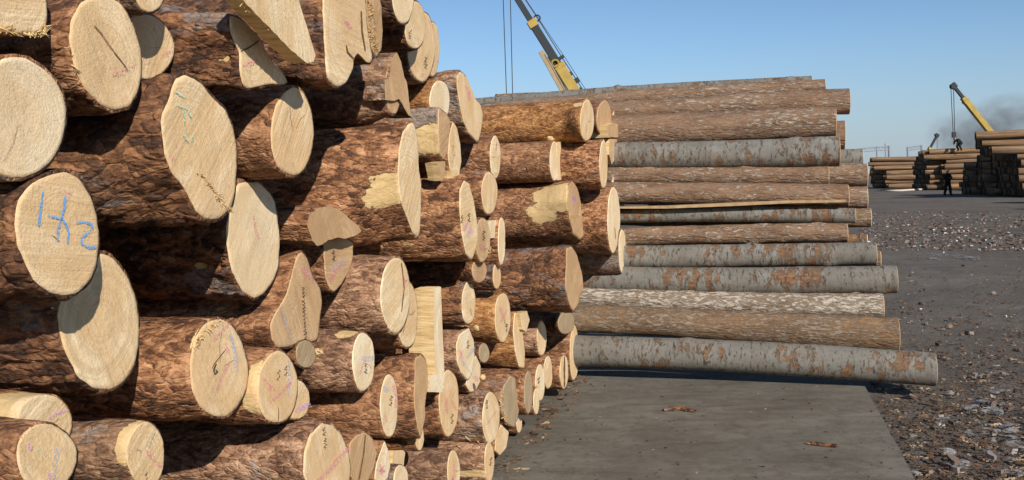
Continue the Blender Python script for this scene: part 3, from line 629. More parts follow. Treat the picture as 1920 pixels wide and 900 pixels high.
rc = random.Random(77)
for k in LOGS:                               # drying checks running out from the pith
    f_ = LOGS[k][0]
    if isinstance(f_, tuple) and f_[3] > 60 and f_[2] > 18:
        for _ in range(rc.choice((0, 0, 1, 1, 2))):
            a_ = rc.uniform(0, 6.28); r0, r1 = rc.uniform(0, 0.3), rc.uniform(0.45, 0.85); am = a_ + rc.uniform(-.15, .15)
            pt = lambda q, aa: (f_[0] + f_[2] / 2 * q * math.cos(aa), f_[1] + f_[3] / 2 * q * math.sin(aa))
            crack(k, [[pt(r0, a_), pt((r0 + r1) / 2, am), pt(r1, a_)]], rc.uniform(0.4, 0.8))

def prism(key, name, poly, dp, back, front='fresh', side=None):
    g = BUILT[key]; fr = [g.local(on_face(x, y, g.p + dp)) for x, y in poly]; n = len(fr)
    area = sum(fr[i][1] * fr[(i + 1) % n][2] - fr[(i + 1) % n][1] * fr[i][2] for i in range(n))
    if area < 0: fr = fr[::-1]
    dense = []                               # a torn, uneven outline
    rng = random.Random(n * 31 + len(key))
    for i in range(n):
        a, b = fr[i], fr[(i + 1) % n]
        for k in range(3): dense.append(a + (b - a) * k / 3 + (np.array([0, rng.uniform(-1, 1), rng.uniform(-1, 1)]) * 0.0025 if k else 0))
    m = len(dense); V = [d.copy() for d in dense] + [d - np.array([back * 0.5, 0, 0]) for d in dense] + [d - np.array([back, 0, 0]) for d in dense]
    c = sum(dense) / m
    for d in V[2 * m:]: d[1] += (c[1] - d[1]) * 0.08; d[2] += (c[2] - d[2]) * 0.08
    F = [tuple(range(m))] + [(L * m + i, (L + 1) * m + i, (L + 1) * m + (i + 1) % m, L * m + (i + 1) % m) for L in range(2) for i in range(m)]
    F.append(tuple(2 * m + i for i in range(m))[::-1])
    o = mesh_obj(name, V, F, FACE[front], g.root, smooth=False, mats=[side or TORN])
    for i, pl in enumerate(o.data.polygons): pl.material_index = 0 if i == 0 else 1
    return o
prism('L22', 'split_step', [(576, 422), (580, 403), (595, 390), (615, 387), (632, 391), (650, 405), (668, 420), (678, 433), (668, 441), (650, 447), (634, 445), (615, 450), (605, 458), (595, 461), (586, 452)], 0.05, 0.22, 'shade_brown', BARK['red'])
prism('L7', 'split_plank', [(440, -30), (552, -30), (566, 20), (580, 65), (592, 104), (588, 116), (575, 118), (560, 106), (540, 88), (520, 66), (500, 46), (480, 27), (462, 8)], 0.10, 0.055, 'fresh')
prism('L14', 'split_step', [(744, 98), (752, 115), (758, 145), (763, 155), (766, 180), (769, 205), (773, 221), (764, 213), (756, 198), (748, 185), (735, 189), (722, 187), (721, 150), (730, 146), (733, 120), (738, 103)], 0.012, 0.16, 'shade_brown', BARK['grey'])
prism('L32', 'squared_end', [(813, 538), (827, 538), (829, 600), (833, 690), (833, 728), (815, 728), (814, 640)], 0.12, 0.13, 'pale')
prism('L32', 'sawn_block', [(805, 703), (831, 703), (831, 735), (805, 735)], 0.135, 0.06, 'pale')
prism('L47', 'sawn_notch', [(1044, 267), (1068, 264), (1066, 336), (1046, 338)], 0.004, 0.16, 'pale')
prism('L45', 'broken_stub', [(1138, 236), (1150, 230), (1163, 234), (1163, 257), (1140, 258)], 0.06, 0.22, 'shade_brown')
prism('L46b', 'torn_flap', [(1142, 260), (1160, 258), (1154, 296), (1147, 308), (1142, 290)], 0.03, 0.12, 'shade_brown')
prism('L41', 'sawn_block', [(914, 415), (938, 412), (936, 445), (919, 447)], -0.02, 0.10, 'pale')
prism('L67', 'upright_board', [(738, 845), (760, 845), (757, 873), (735, 873)], -0.12, 0.05, 'fresh')
prism('L55', 'torn_flap', [(974, 588), (988, 583), (993, 600), (987, 622), (979, 618)], 0.02, 0.08, 'fresh')
prism('L17', 'torn_flap', [(819, 304), (835, 303), (834, 330), (826, 339)], 0.0, 0.06, 'shade_brown')
prism('L24b', 'broken_stub', [(708, 672), (724, 662), (733, 690), (728, 702), (706, 700)], -0.28, 0.10, 'fresh')
prism('L18', 'torn_flap', [(846, 320), (861, 317), (862, 326), (847, 334)], 0.01, 0.05, 'fresh')
def splinters(key, poly, count, size, spread=3.0, dp=0.0, seed=1):
    g = BUILT[key]; rng = random.Random(seed); mb = MB()
    for _ in range(count):
        i = rng.randrange(len(poly) - 1); t = rng.random()
        x = poly[i][0] + (poly[i + 1][0] - poly[i][0]) * t + rng.uniform(-spread, spread); y = poly[i][1] + (poly[i + 1][1] - poly[i][1]) * t + rng.uniform(-spread, spread)
        q = g.local(on_face(x, y, g.p + dp)); dr = np.array([rng.uniform(0.3, 1.0), rng.uniform(-.7, .7), rng.uniform(-.7, .7)]); dr /= np.linalg.norm(dr)
        s1 = np.cross(dr, [0.3, 0.2, 1]); s1 /= np.linalg.norm(s1); s2 = np.cross(dr, s1); L = size * rng.uniform(0.4, 1.3); w = L * rng.uniform(0.12, 0.3); h = w * rng.uniform(0.4, 1)
        b0 = q - dr * L * 0.5
        mb.add([b0 + s1 * w, b0 + s2 * h, b0 - s1 * w, b0 - s2 * h, q + dr * L + s1 * w * 0.3, q + dr * L * 0.8 - s1 * w * 0.3], [(0, 1, 4), (1, 2, 5, 4), (2, 3, 5), (3, 0, 4, 5), (3, 2, 1, 0)])
    o = mb.build('torn_fibre', TORN, g.root); tag(o, kind='stuff'); return o
splinters('L6', [(372, 322), (395, 352), (415, 378), (436, 398)], 70, 0.014, 4, seed=2)
splinters('L27', [(365, 652), (378, 630), (398, 608), (412, 603)], 60, 0.012, 4, seed=3)
splinters('L1', [(0, 55), (28, 62), (80, 64), (90, 48)], 50, 0.016, 3, seed=4)
splinters('L3', [(131, 85), (140, 128), (146, 135)], 26, 0.008, 2, seed=5)
splinters('L9', [(690, 0), (695, 50), (702, 95)], 90, 0.018, 5, seed=6)
splinters('L7', [(455, 8), (500, 48), (545, 92), (580, 118)], 80, 0.014, 3, 0.09, seed=7)
splinters('L45', [(1130, 245), (1150, 232), (1165, 234)], 50, 0.022, 4, 0.02, seed=8)
splinters('L23', [(566, 530), (572, 570), (573, 600)], 34, 0.010, 4, seed=9)
splinters('L63', [(940, 735), (941, 770), (952, 796)], 50, 0.02, 3, seed=10)
splinters('L49', [(1066, 400), (1075, 405), (1092, 402)], 40, 0.022, 3, seed=12)
splinters('L38', [(912, 465), (918, 468), (910, 478)], 24, 0.018, 4, seed=13)
splinters('L18', [(846, 262), (850, 285), (846, 300)], 40, 0.014, 4, seed=14)
splinters('L27', [(640, 770), (648, 765)], 1, 0.01, seed=15)
splinters('L24b', [(706, 672), (716, 690), (726, 700)], 40, 0.02, 7, -0.26, seed=16)
splinters('L30', [(626, 780), (642, 776)], 10, 0.03, 8, -0.22, seed=17)
splinters('L60', [(1005, 722), (1010, 724)], 8, 0.022, 2, seed=18)
splinters('L56', [(1006, 640), (1008, 660)], 20, 0.014, 2, seed=19)
splinters('L79', [(592, 662), (600, 660)], 10, 0.02, 4, seed=20)
splinters('L33', [(860, 765), (862, 768)], 6, 0.014, 2, seed=21)
splinters('L64', [(905, 820), (880, 822)], 14, 0.03, 5, -0.06, seed=22)
rf = random.Random(5)
for i_, k in enumerate(LOGS):                # frayed fibres along the rim of the nearer cuts
    f_ = LOGS[k][0]
    if isinstance(f_, tuple) and f_[2] > 24 and rf.random() < 0.75:
        a_ = rf.uniform(1.6, 3.6); arc = [(f_[0] + f_[2] / 2 * 0.99 * math.cos(a_ + q * 0.3), f_[1] + f_[3] / 2 * 0.99 * math.sin(a_ + q * 0.3)) for q in range(4)]
        splinters(k, arc, 14, 0.0065, 1.2, -0.003, seed=200 + i_)
def knot(key, x, y, r, seed):
    g = BUILT[key]; o = g.local(CAM); dr = g.R3 @ ray(x, y)
    A = dr[1] ** 2 + dr[2] ** 2; B = o[1] * dr[1] + o[2] * dr[2]; Cc = o[1] ** 2 + o[2] ** 2 - g.rb ** 2
    hp = o + dr * ((-B - math.sqrt(max(B * B - A * Cc, 0))) / A)
    bm = bmesh.new(); bmesh.ops.create_icosphere(bm, subdivisions=3, radius=1)
    V = np.array([v.co for v in bm.verts]); F = [[v.index for v in f.verts] for f in bm.faces]; bm.free()
    V = V * (0.8 + 0.5 * fbm(V * 2.5 + seed, seed, 3))[:, None] * r + hp
    mesh_obj('knot', V, F, TORN, g.root)
knot('L35', 895, 612, 0.028, 3); knot('L44', 1032, 258, 0.03, 7); knot('L36b', 905, 708, 0.016, 9)
# ------------------------------------------------------------------ the long-log pile behind
def long_bark(name, kind):
    m = Mat(name, 0.8, 0.25); v = m.coords((1, 1, 1))
    ax = m.vmath('MULTIPLY', v, (0.30, 1, 1)); rd = m.vmath('MULTIPLY', v, (1.0, 0.42, 0.42))
    fine = m.noise(ax, 60, 6, 0.7); mid = m.noise(ax, 9, 6, 0.65); tear = m.noise(rd, 15, 9, 0.72, 0.4); big = m.noise(v, 2.2, 4, 0.6); dots = m.voronoi(rd, 22, 'F1'); lent = m.noise(rd, 42, 3, 0.6)
    tint = m.range(m.rnd, 0, 1, 0, 1)
    if kind == 'smooth':
        col = m.ramp(m.math('ADD', m.math('MULTIPLY', mid, 0.45), m.math('MULTIPLY', big, 0.55)), [(0.33, (0.120, 0.112, 0.096)), (0.5, (0.195, 0.186, 0.164)), (0.66, (0.30, 0.288, 0.256))])
        col = m.mix(m.math('MULTIPLY', tint, 0.35), col, (0.165, 0.158, 0.140))
        rust = m.range(m.math('ADD', m.math('MULTIPLY', tear, 0.60), m.math('MULTIPLY', big, 0.40)), 0.522, 0.555, 0, 1, True)
        rcol = m.ramp(fine, [(0.3, (0.055, 0.024, 0.011)), (0.5, (0.165, 0.078, 0.034)), (0.72, (0.36, 0.19, 0.085))])
        col = m.mix(m.math('MULTIPLY', rust, 0.92), col, rcol)
        col = m.mix(m.range(lent, 0.575, 0.635, 0, 0.8), col, (0.045, 0.030, 0.020))
        col = m.mix(m.range(mid, 0.50, 0.66, 0, 0.6), col, (0.14, 0.10, 0.068))
        col = m.mix(m.range(m.noise(v, 34, 5, 0.75), 0.50, 0.66, 0, 0.6), col, (0.115, 0.095, 0.070))
        col = m.mix(m.range(m.noise(m.vmath('MULTIPLY', v, (1.0, 0.12, 0.12)), 30, 4, 0.6), 0.50, 0.68, 0, 0.45), col, (0.10, 0.085, 0.065))
        h = m.math('ADD', m.math('MULTIPLY', rust, -0.7), m.math('MULTIPLY', fine, 0.35))
        m.color(col); m.bump(h, 0.7, 0.008)
    else:
        d, a, l, wht, wt = {'flaky': ((0.080, 0.046, 0.028), (0.205, 0.122, 0.072), (0.32, 0.200, 0.122), (0.42, 0.345, 0.275), 0.60),
                            'streak': ((0.080, 0.046, 0.026), (0.185, 0.112, 0.062), (0.30, 0.172, 0.082), (0.27, 0.215, 0.16), 0.57),
                            'white': ((0.085, 0.055, 0.036), (0.21, 0.15, 0.10), (0.34, 0.27, 0.20), (0.56, 0.50, 0.42), 0.555)}[kind]
        col = m.ramp(m.math('ADD', m.math('MULTIPLY', mid, 0.6), m.math('MULTIPLY', fine, 0.4)), [(0.34, d), (0.5, a), (0.66, l)])
        fl = m.noise(m.vmath('MULTIPLY', v, (0.30, 1, 1)), 52, 6, 0.72, 0.4)
        f = m.range(m.math('ADD', m.math('MULTIPLY', fl, 0.8), m.math('MULTIPLY', big, 0.2)), wt - 0.10, wt - 0.01, 0, 0.9, True)
        col = m.mix(f, col, wht)
        col = m.mix(m.range(tear, 0.60, 0.66, 0, 0.6), col, (0.30, 0.135, 0.055))
        col = m.mix(m.math('MULTIPLY', tint, 0.3), col, a)
        ed = m.voronoi(m.vmath('ADD', m.vmath('MULTIPLY', v, (0.25, 1, 1)), m.vmath('SCALE', m.noise(ax, 12, 3, out='Color'), 0.06)), 26, 'DISTANCE_TO_EDGE')
        m.color(col); m.bump(m.math('ADD', m.math('ADD', m.math('MULTIPLY', f, 0.5), m.math('MULTIPLY', fine, 0.5)), m.math('MULTIPLY', m.range(ed, 0, 0.15, 0, 1), 0.5)), 0.9, 0.010)
    return m.m
LONG = {k: long_bark('long_bark_' + k, k) for k in ('smooth', 'flaky', 'streak', 'white')}
SLOPE = 0.45
rA = ray(1752, 692); sA0 = (EYE - 0.20) / -rA[2]; T0 = float((CAM + rA * sA0) @ DV) - SLOPE * 0.20
def long_log(label, xr, yt, yb, xl, lt, lb, kind, back=0.0, length=6.6, seed=0, endkind='shade_brown', leftcut=False):
    rA = ray(xr, (yt + yb) / 2); sA = (T0 + back + SLOPE * EYE) / (rA @ DV - SLOPE * rA[2]); A = CAM + rA * sA
    rB = ray(xl, (lt + lb) / 2); sB = (A @ DV) / (rB @ DV); B = CAM + rB * sB
    RA, RBv = (yb - yt) / 2 / F_PX * sA * 0.985, (lb - lt) / 2 / F_PX * sB * 0.985
    ax = A - B; vis = np.linalg.norm(ax); ax /= vis
    L = vis if leftcut else length
    e2 = np.cross(ZV, ax); e2 /= np.linalg.norm(e2); e3 = np.cross(ax, e2)
    M = Matrix([[ax[0], e2[0], e3[0], A[0]], [ax[1], e2[1], e3[1], A[1]], [ax[2], e2[2], e3[2], A[2]], [0, 0, 0, 1]])
    root = thing('log', label, 'log', M, 'long logs of the middle pile')
    ns, nt = 44, max(12, int(L / 0.045)); S = np.linspace(0, L, nt + 1)
    th = np.arange(ns) * 2 * math.pi / ns
    P = np.concatenate([np.stack([np.full(ns, -s), np.cos(th), np.sin(th)], 1) for s in S])
    R = np.repeat(RA + (RBv - RA) * np.clip(S / vis, 0, 1.3), ns)
    Q = np.stack([P[:, 0] * 1.2, P[:, 1] * 0.3, P[:, 2] * 0.3], 1) + seed * 5.1
    R = R * (1 + 0.10 * (fbm(Q, seed, 3) - 0.5)) + (fbm(np.stack([P[:, 0] * 9, P[:, 1] * R * 26, P[:, 2] * R * 26], 1) + seed, 31, 3) - 0.5) * (0.006 if kind == 'smooth' else 0.013)
    rng = random.Random(seed)                # branch stubs and swollen knots
    for _ in range(int(L * 3.5)):
        s0, t0 = rng.uniform(0.1, L), rng.uniform(0, 2 * math.pi); w = rng.uniform(0.02, 0.045); hgt = rng.uniform(0.005, 0.022)
        dth = (np.tile(th, nt + 1) - t0 + math.pi) % (2 * math.pi) - math.pi
        R = R + hgt * np.exp(-((P[:, 0] + s0) ** 2 + (dth * R) ** 2) / w ** 2)
    bow = 0.03 * np.sin(P[:, 0] * 0.9 + seed)
    V = np.stack([P[:, 0], P[:, 1] * R, P[:, 2] * R + bow - 0.03 * math.sin(seed)], 1)
    V = np.concatenate([V, [[-L, 0, 0]]]); tip = len(V) - 1
    F = [(r * ns + k, (r + 1) * ns + k, (r + 1) * ns + (k + 1) % ns, r * ns + (k + 1) % ns) for r in range(nt) for k in range(ns)]
    F += [(nt * ns + k, tip, nt * ns + (k + 1) % ns) for k in range(ns)]
    mesh_obj('bark', V, F, LONG[kind], root)
    rim = V[:ns].copy(); FV = [[0.004, 0, V[:ns, 2].mean()]]
    for q in (0.35, 0.7, 0.93, 0.985): FV += [[0.004 - (0.006 if q > 0.95 else 0), r[1] * q, V[:ns, 2].mean() + (r[2] - V[:ns, 2].mean()) * q] for r in rim]
    FF = [(0, 1 + k, 1 + (k + 1) % ns) for k in range(ns)]
    for j in range(3): FF += [(1 + j * ns + k, 1 + (j + 1) * ns + k, 1 + (j + 1) * ns + (k + 1) % ns, 1 + j * ns + (k + 1) % ns) for k in range(ns)]
    mesh_obj('cut_face', FV, FF, FACE[endkind], root)
    return root, A, ax
MID = [
    ('grey smooth log with rusty scars lying lowest, on the slab edge', 1752, 660, 724, 1090, 632, 690, 'smooth', 0.0),
    ('brown streaked log second from the bottom of the long-log pile', 1683, 595, 660, 1085, 583, 634, 'streak', 0.02),
    ('whitish flaky log third from the bottom of the long-log pile', 1655, 550, 597, 1090, 545, 584, 'white', 0.03),
    ('thick grey log with rust streaks, fourth from the bottom', 1680, 497, 550, 1165, 496, 546, 'smooth', 0.0),
    ('grey log with a brown torn collar near its end, fifth from bottom', 1642, 454, 497, 1170, 450, 495, 'smooth', 0.02),
    ('short-ended brown-grey log sixth from the bottom of the long logs', 1588, 417, 455, 1170, 421, 456, 'flaky', 0.06),
    ('thin grey log just below the loose pale splinter', 1603, 390, 419, 1170, 392, 421, 'smooth', 0.0),
    ('reddish log just above the loose pale splinter', 1590, 345, 388, 1170, 350, 392, 'flaky', 0.04),
    ('reddish flaky log right under the thick grey upper log', 1553, 310, 348, 1170, 315, 352, 'flaky', 0.08),
    ('thick grey log with brown tears in the upper half of the pile', 1573, 255, 312, 1170, 264, 317, 'smooth', 0.0),
    ('thick reddish log with white flakes, upper half of the long logs', 1566, 200, 260, 1170, 206, 268, 'flaky', 0.08),
    ('brown log jutting out farthest right near the top, against the sky', 1592, 165, 214, 1180, 182, 222, 'flaky', 0.14),
    ('flaky log second from the top of the long-log pile', 1547, 148, 180, 1130, 173, 208, 'flaky', 0.22),
    ('thin grey log along the very top edge of the long-log pile', 1522, 142, 166, 930, 186, 212, 'smooth', 0.42),
]
for i, (lab, *a, kind, back) in enumerate(MID): long_log(lab, *a, kind, back, seed=3 + i, length=7.5 if i == 13 else 6.6)
REAR = [
    ('grey stub of a log end behind the thick grey upper log', 1617, 279, 318, 1300, 281, 318, 'smooth', 0.62),
    ('reddish log end sticking out below the grey stub', 1625, 306, 350, 1300, 308, 350, 'flaky', 0.50),
    ('rounded brown log end sticking out beside the loose pale splinter', 1625, 349, 393, 1300, 350, 393, 'flaky', 0.52),
    ('brown log end sticking out behind the thin grey log', 1632, 390, 426, 1300, 390, 426, 'streak', 0.50),
    ('log end showing dimly behind the thick reddish white-flaked log', 1583, 225, 282, 1300, 228, 282, 'flaky', 0.55),
    ('short grey log end below a dark gap in the long-log pile', 1625, 438, 460, 1300, 438, 460, 'smooth', 0.30),
    ('log end with a pale corner just past the collared grey log', 1650, 470, 500, 1300, 468, 498, 'streak', 0.26),
    ('reddish log top showing left of the crane boom behind the orange log', 1200, 168, 186, 930, 181, 196, 'flaky', 0.75),
]
for i, (lab, *a, kind, back) in enumerate(REAR): long_log(lab, *a, kind, back, seed=40 + i, endkind='fresh', leftcut=(i == 7))
def splinter_plank():
    A = None
    def P(x, y, back):
        r = ray(x, y); return CAM + r * ((T0 + back + SLOPE * EYE) / (r @ DV - SLOPE * r[2]))
    top = [(1150, 388), (1250, 386), (1380, 380), (1480, 376), (1586, 375)]; V = []; n = len(top)
    for x, y in top: V.append(P(x, y, -0.17))
    for i, (x, y) in enumerate(top): V.append(P(x, y + (3, 5, 6, 5, 4)[i], -0.17))
    for x, y in top: V.append(P(x, y - 1, -0.06))
    for i, (x, y) in enumerate(top): V.append(P(x, y + 4, -0.06))
    F = []
    for i in range(n - 1): F += [(i, i + 1, n + i + 1, n + i), (i, 2 * n + i, 2 * n + i + 1, i + 1), (n + i, n + i + 1, 3 * n + i + 1, 3 * n + i)]
    F += [(0, n, 3 * n, 2 * n), (n - 1, 3 * n - 1, 4 * n - 1, 2 * n - 1)]
    tag(mesh_obj('wood_splinter', V, F, plain('weathered_splinter', (0.40, 0.27, 0.14), 0.85, 0.2, dirt=0.7, scale=14), smooth=False), 'long pale wood splinter lying between the long logs', 'splinter')
splinter_plank()

# ------------------------------------------------------------------ far stacks of logs
def far_bark():
    m = Mat('far_bark', 0.9, 0.15); v = m.coords((0.15, 1, 1)); n = m.noise(v, 5, 7, 0.8); b = m.noise(v, 2, 3)
    col = m.ramp(m.math('ADD', m.math('MULTIPLY', n, 0.6), m.math('MULTIPLY', b, 0.4)), [(0.38, (0.075, 0.043, 0.026)), (0.50, (0.20, 0.122, 0.068)), (0.60, (0.36, 0.232, 0.128)), (0.70, (0.62, 0.45, 0.26))])
    m.color(m.mix(m.range(m.rnd, 0, 1, 0, 0.45), col, (0.17, 0.115, 0.075))).bump(n, 0.6, 0.02); return m.m
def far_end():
    m = Mat('far_end_shaded', 0.95, 0.1); v = m.coords(); n = m.noise(v, 6, 4)
    m.color(m.ramp(n, [(0.35, (0.016, 0.012, 0.009)), (0.65, (0.045, 0.033, 0.024))])); return m.m  # near-black log ends: their shade is put into the colour
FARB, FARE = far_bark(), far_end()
def far_mesh(L, seed, ns=14):
    rng = np.random.default_rng(seed); nt = 7; V = []
    for j in range(nt + 1):
        for k in range(ns):
            a = 2 * math.pi * k / ns; q = 1 + 0.30 * (vnoise(np.array([[math.cos(a) * 1.3 + 5, math.sin(a) * 1.3, j * 0.6 + seed]]), seed)[0] - 0.5) - 0.06 * j / nt
            V.append((L * j / nt, q * math.cos(a), q * math.sin(a) + 0.10 * math.sin(j * 0.7 + seed)))
    F = [(r * ns + k, r * ns + (k + 1) % ns, (r + 1) * ns + (k + 1) % ns, (r + 1) * ns + k) for r in range(nt) for k in range(ns)]
    F += [tuple(range(ns))[::-1], tuple(nt * ns + k for k in range(ns))]
    me = bpy.data.meshes.new('log'); me.from_pydata(V, [], F); me.materials.append(FARB); me.materials.append(FARE)
    for i, pl in enumerate(me.polygons): pl.use_smooth = i < nt * ns; pl.material_index = 0 if i < nt * ns else 1
    return me
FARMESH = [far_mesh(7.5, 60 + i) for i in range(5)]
ORD = ['lowest', 'second', 'third', 'fourth', 'fifth', 'sixth', 'seventh', 'eighth', 'ninth', 'tenth', 'eleventh']
def far_stack(x, y, cols, rows, r, where, group, ragged, seed, single=0, lean=0.4, over=None):
    G = on_ground(x, y) if not isinstance(x, np.ndarray) else x
    rng = random.Random(seed); mb_v, mb_f = [], []
    colshift = []
    while len(colshift) < cols: colshift += [rng.gauss(0, ragged)] * rng.choice((2, 3, 4))
    for j in range(rows):
        shift = rng.gauss(0, ragged * 0.25)
        nc = cols - int(j * lean)
        for i in range(nc):
            rr = r * rng.uniform(0.86, 1.08)
            c = G + DV * (r * (2.02 * i + (j % 2) + 0.36 * j) + rng.uniform(-0.03, 0.03)) + ZV * (r + 1.76 * r * j + rng.uniform(-0.02, 0.02)) + NV * (rng.gauss(0, ragged * 0.2) + shift + colshift[i] + 0.03 * j - (over[1] + rng.uniform(-0.4, 0.3) if over and j >= rows - over[0] and i < 2 else 0))
            me = FARMESH[rng.randrange(5)]; yaw = rng.gauss(0, 0.012); pit = rng.gauss(0, 0.006)
            a = NV * math.cos(yaw) + DV * math.sin(yaw) + ZV * pit; a /= np.linalg.norm(a); e2 = np.cross(ZV, a); e2 /= np.linalg.norm(e2); e3 = np.cross(a, e2)
            M = Matrix([[a[0], e2[0] * rr, e3[0] * rr, c[0]], [a[1], e2[1] * rr, e3[1] * rr, c[1]], [a[2], e2[2] * rr, e3[2] * rr, c[2]], [0, 0, 0, 1]])
            if i >= single:
                b = len(mb_v); mb_v += [tuple(M @ v.co) for v in me.vertices]; mb_f += [tuple(q + b for q in pl.vertices) for pl in me.polygons]
            else:
                o = bpy.data.objects.new('log', me); COL.objects.link(o); o.matrix_world = M
                course = ('topmost' if j == rows - 1 else ORD[j]) + ' course'
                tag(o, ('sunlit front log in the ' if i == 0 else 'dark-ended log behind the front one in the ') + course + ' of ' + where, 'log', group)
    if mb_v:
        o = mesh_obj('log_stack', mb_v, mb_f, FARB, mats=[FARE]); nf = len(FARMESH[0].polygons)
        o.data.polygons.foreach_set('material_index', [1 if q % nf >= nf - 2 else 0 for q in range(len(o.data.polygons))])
        tag(o, 'logs deep inside ' + where, kind='stuff')
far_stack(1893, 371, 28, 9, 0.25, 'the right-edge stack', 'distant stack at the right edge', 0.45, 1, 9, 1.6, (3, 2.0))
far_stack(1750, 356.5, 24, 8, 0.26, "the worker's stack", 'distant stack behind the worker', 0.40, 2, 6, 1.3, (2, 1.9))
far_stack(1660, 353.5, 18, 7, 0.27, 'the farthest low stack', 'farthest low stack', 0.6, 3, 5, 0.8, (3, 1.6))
# two more stacks of the same row, right of the picture; their shadows reach into it
far_stack(np.array([26.8, 40.0, 0.0]), 0, 6, 10, 0.225, 'a tall stack right of the picture', '', 0.3, 4)
far_stack(np.array([23.8, 32.0, 0.0]), 0, 5, 10, 0.225, 'a nearer tall stack right of the picture', '', 0.3, 5)
def lower_courses():
    C = [((g.O @ DV), g.O[2], g.rb) for g in BUILT.values()]; rng = random.Random(3); mv, mf = [], []
    for row in range(5):
        for k in range(14):
            t, z, q = 1.15 + 0.245 * k + 0.12 * (row % 2), 0.18 + 0.215 * row, 0.118 * rng.uniform(0.9, 1.05)
            P = NV * Q0 + DV * t + ZV * z; y = HORIZON - F_PX * (z + q - EYE) / P[1]
            if y < 925 or any(math.hypot(t - a, z - b) < 0.96 * (q + c) for a, b, c in C): continue
            C.append((t, z, q)); me = FARMESH[k % 5]; c = P + NV * rng.uniform(-0.12, 0.02)
            b = len(mv); mv += [tuple(c + ZV * v.co.z * q + DV * v.co.y * q - NV * v.co.x * 0.56) for v in me.vertices]; mf += [tuple(i + b for i in tuple(pl.vertices)[::-1]) for pl in me.polygons]
    o = mesh_obj('log_stack', mv, mf, BARK['red'], mats=[FACE['fresh']]); nf = len(FARMESH[0].polygons)
    o.data.polygons.foreach_set('material_index', [1 if q % nf >= nf - 2 else 0 for q in range(len(o.data.polygons))])
    tag(o, 'lower courses of the near pile under the picture', kind='stuff')
lower_courses()
mb = MB(); pts = [(1660, 359), (1690, 358.5), (1715, 357), (1762, 355)]
mb.tube([on_ground(x, y) + ZV * 0.06 for x, y in pts], [0.09, 0.10, 0.10, 0.07], 10)
tag(mb.build('pole', plain('peeled_pale_wood', (0.55, 0.47, 0.38), 0.8, 0.2), smooth=True), 'pale peeled pole lying on the ground before the distant stacks', 'pole')

# ------------------------------------------------------------------ cranes
YEL = plain('crane_yellow', (0.40, 0.27, 0.045), 0.5, 0.4, dirt=0.55, scale=2.5); DARKM = plain('crane_dark_steel', (0.020, 0.023, 0.027), 0.6, 0.3); TAN = plain('crane_tan_steel', (0.36, 0.27, 0.15), 0.6, 0.3, dirt=0.5, scale=3)
ROPE = plain('steel_rope', (0.05, 0.05, 0.055), 0.6, 0.3); TYRE = plain('tyre_rubber', (0.02, 0.02, 0.02), 0.9, 0.1); GLASS = plain('cab_glass', (0.03, 0.04, 0.05), 0.1, 0.6)
def obox(mb, A, B, w, h, side):              # beam from A to B, w across the view, h in depth
    A, B = np.array(A), np.array(B); t = (B - A); L = np.linalg.norm(t); t /= L
    e1 = np.cross(t, side); e1 /= np.linalg.norm(e1); e2 = np.cross(e1, t)
    mb.box((A + B) / 2, t * L / 2, e1 * w / 2, e2 * h / 2)
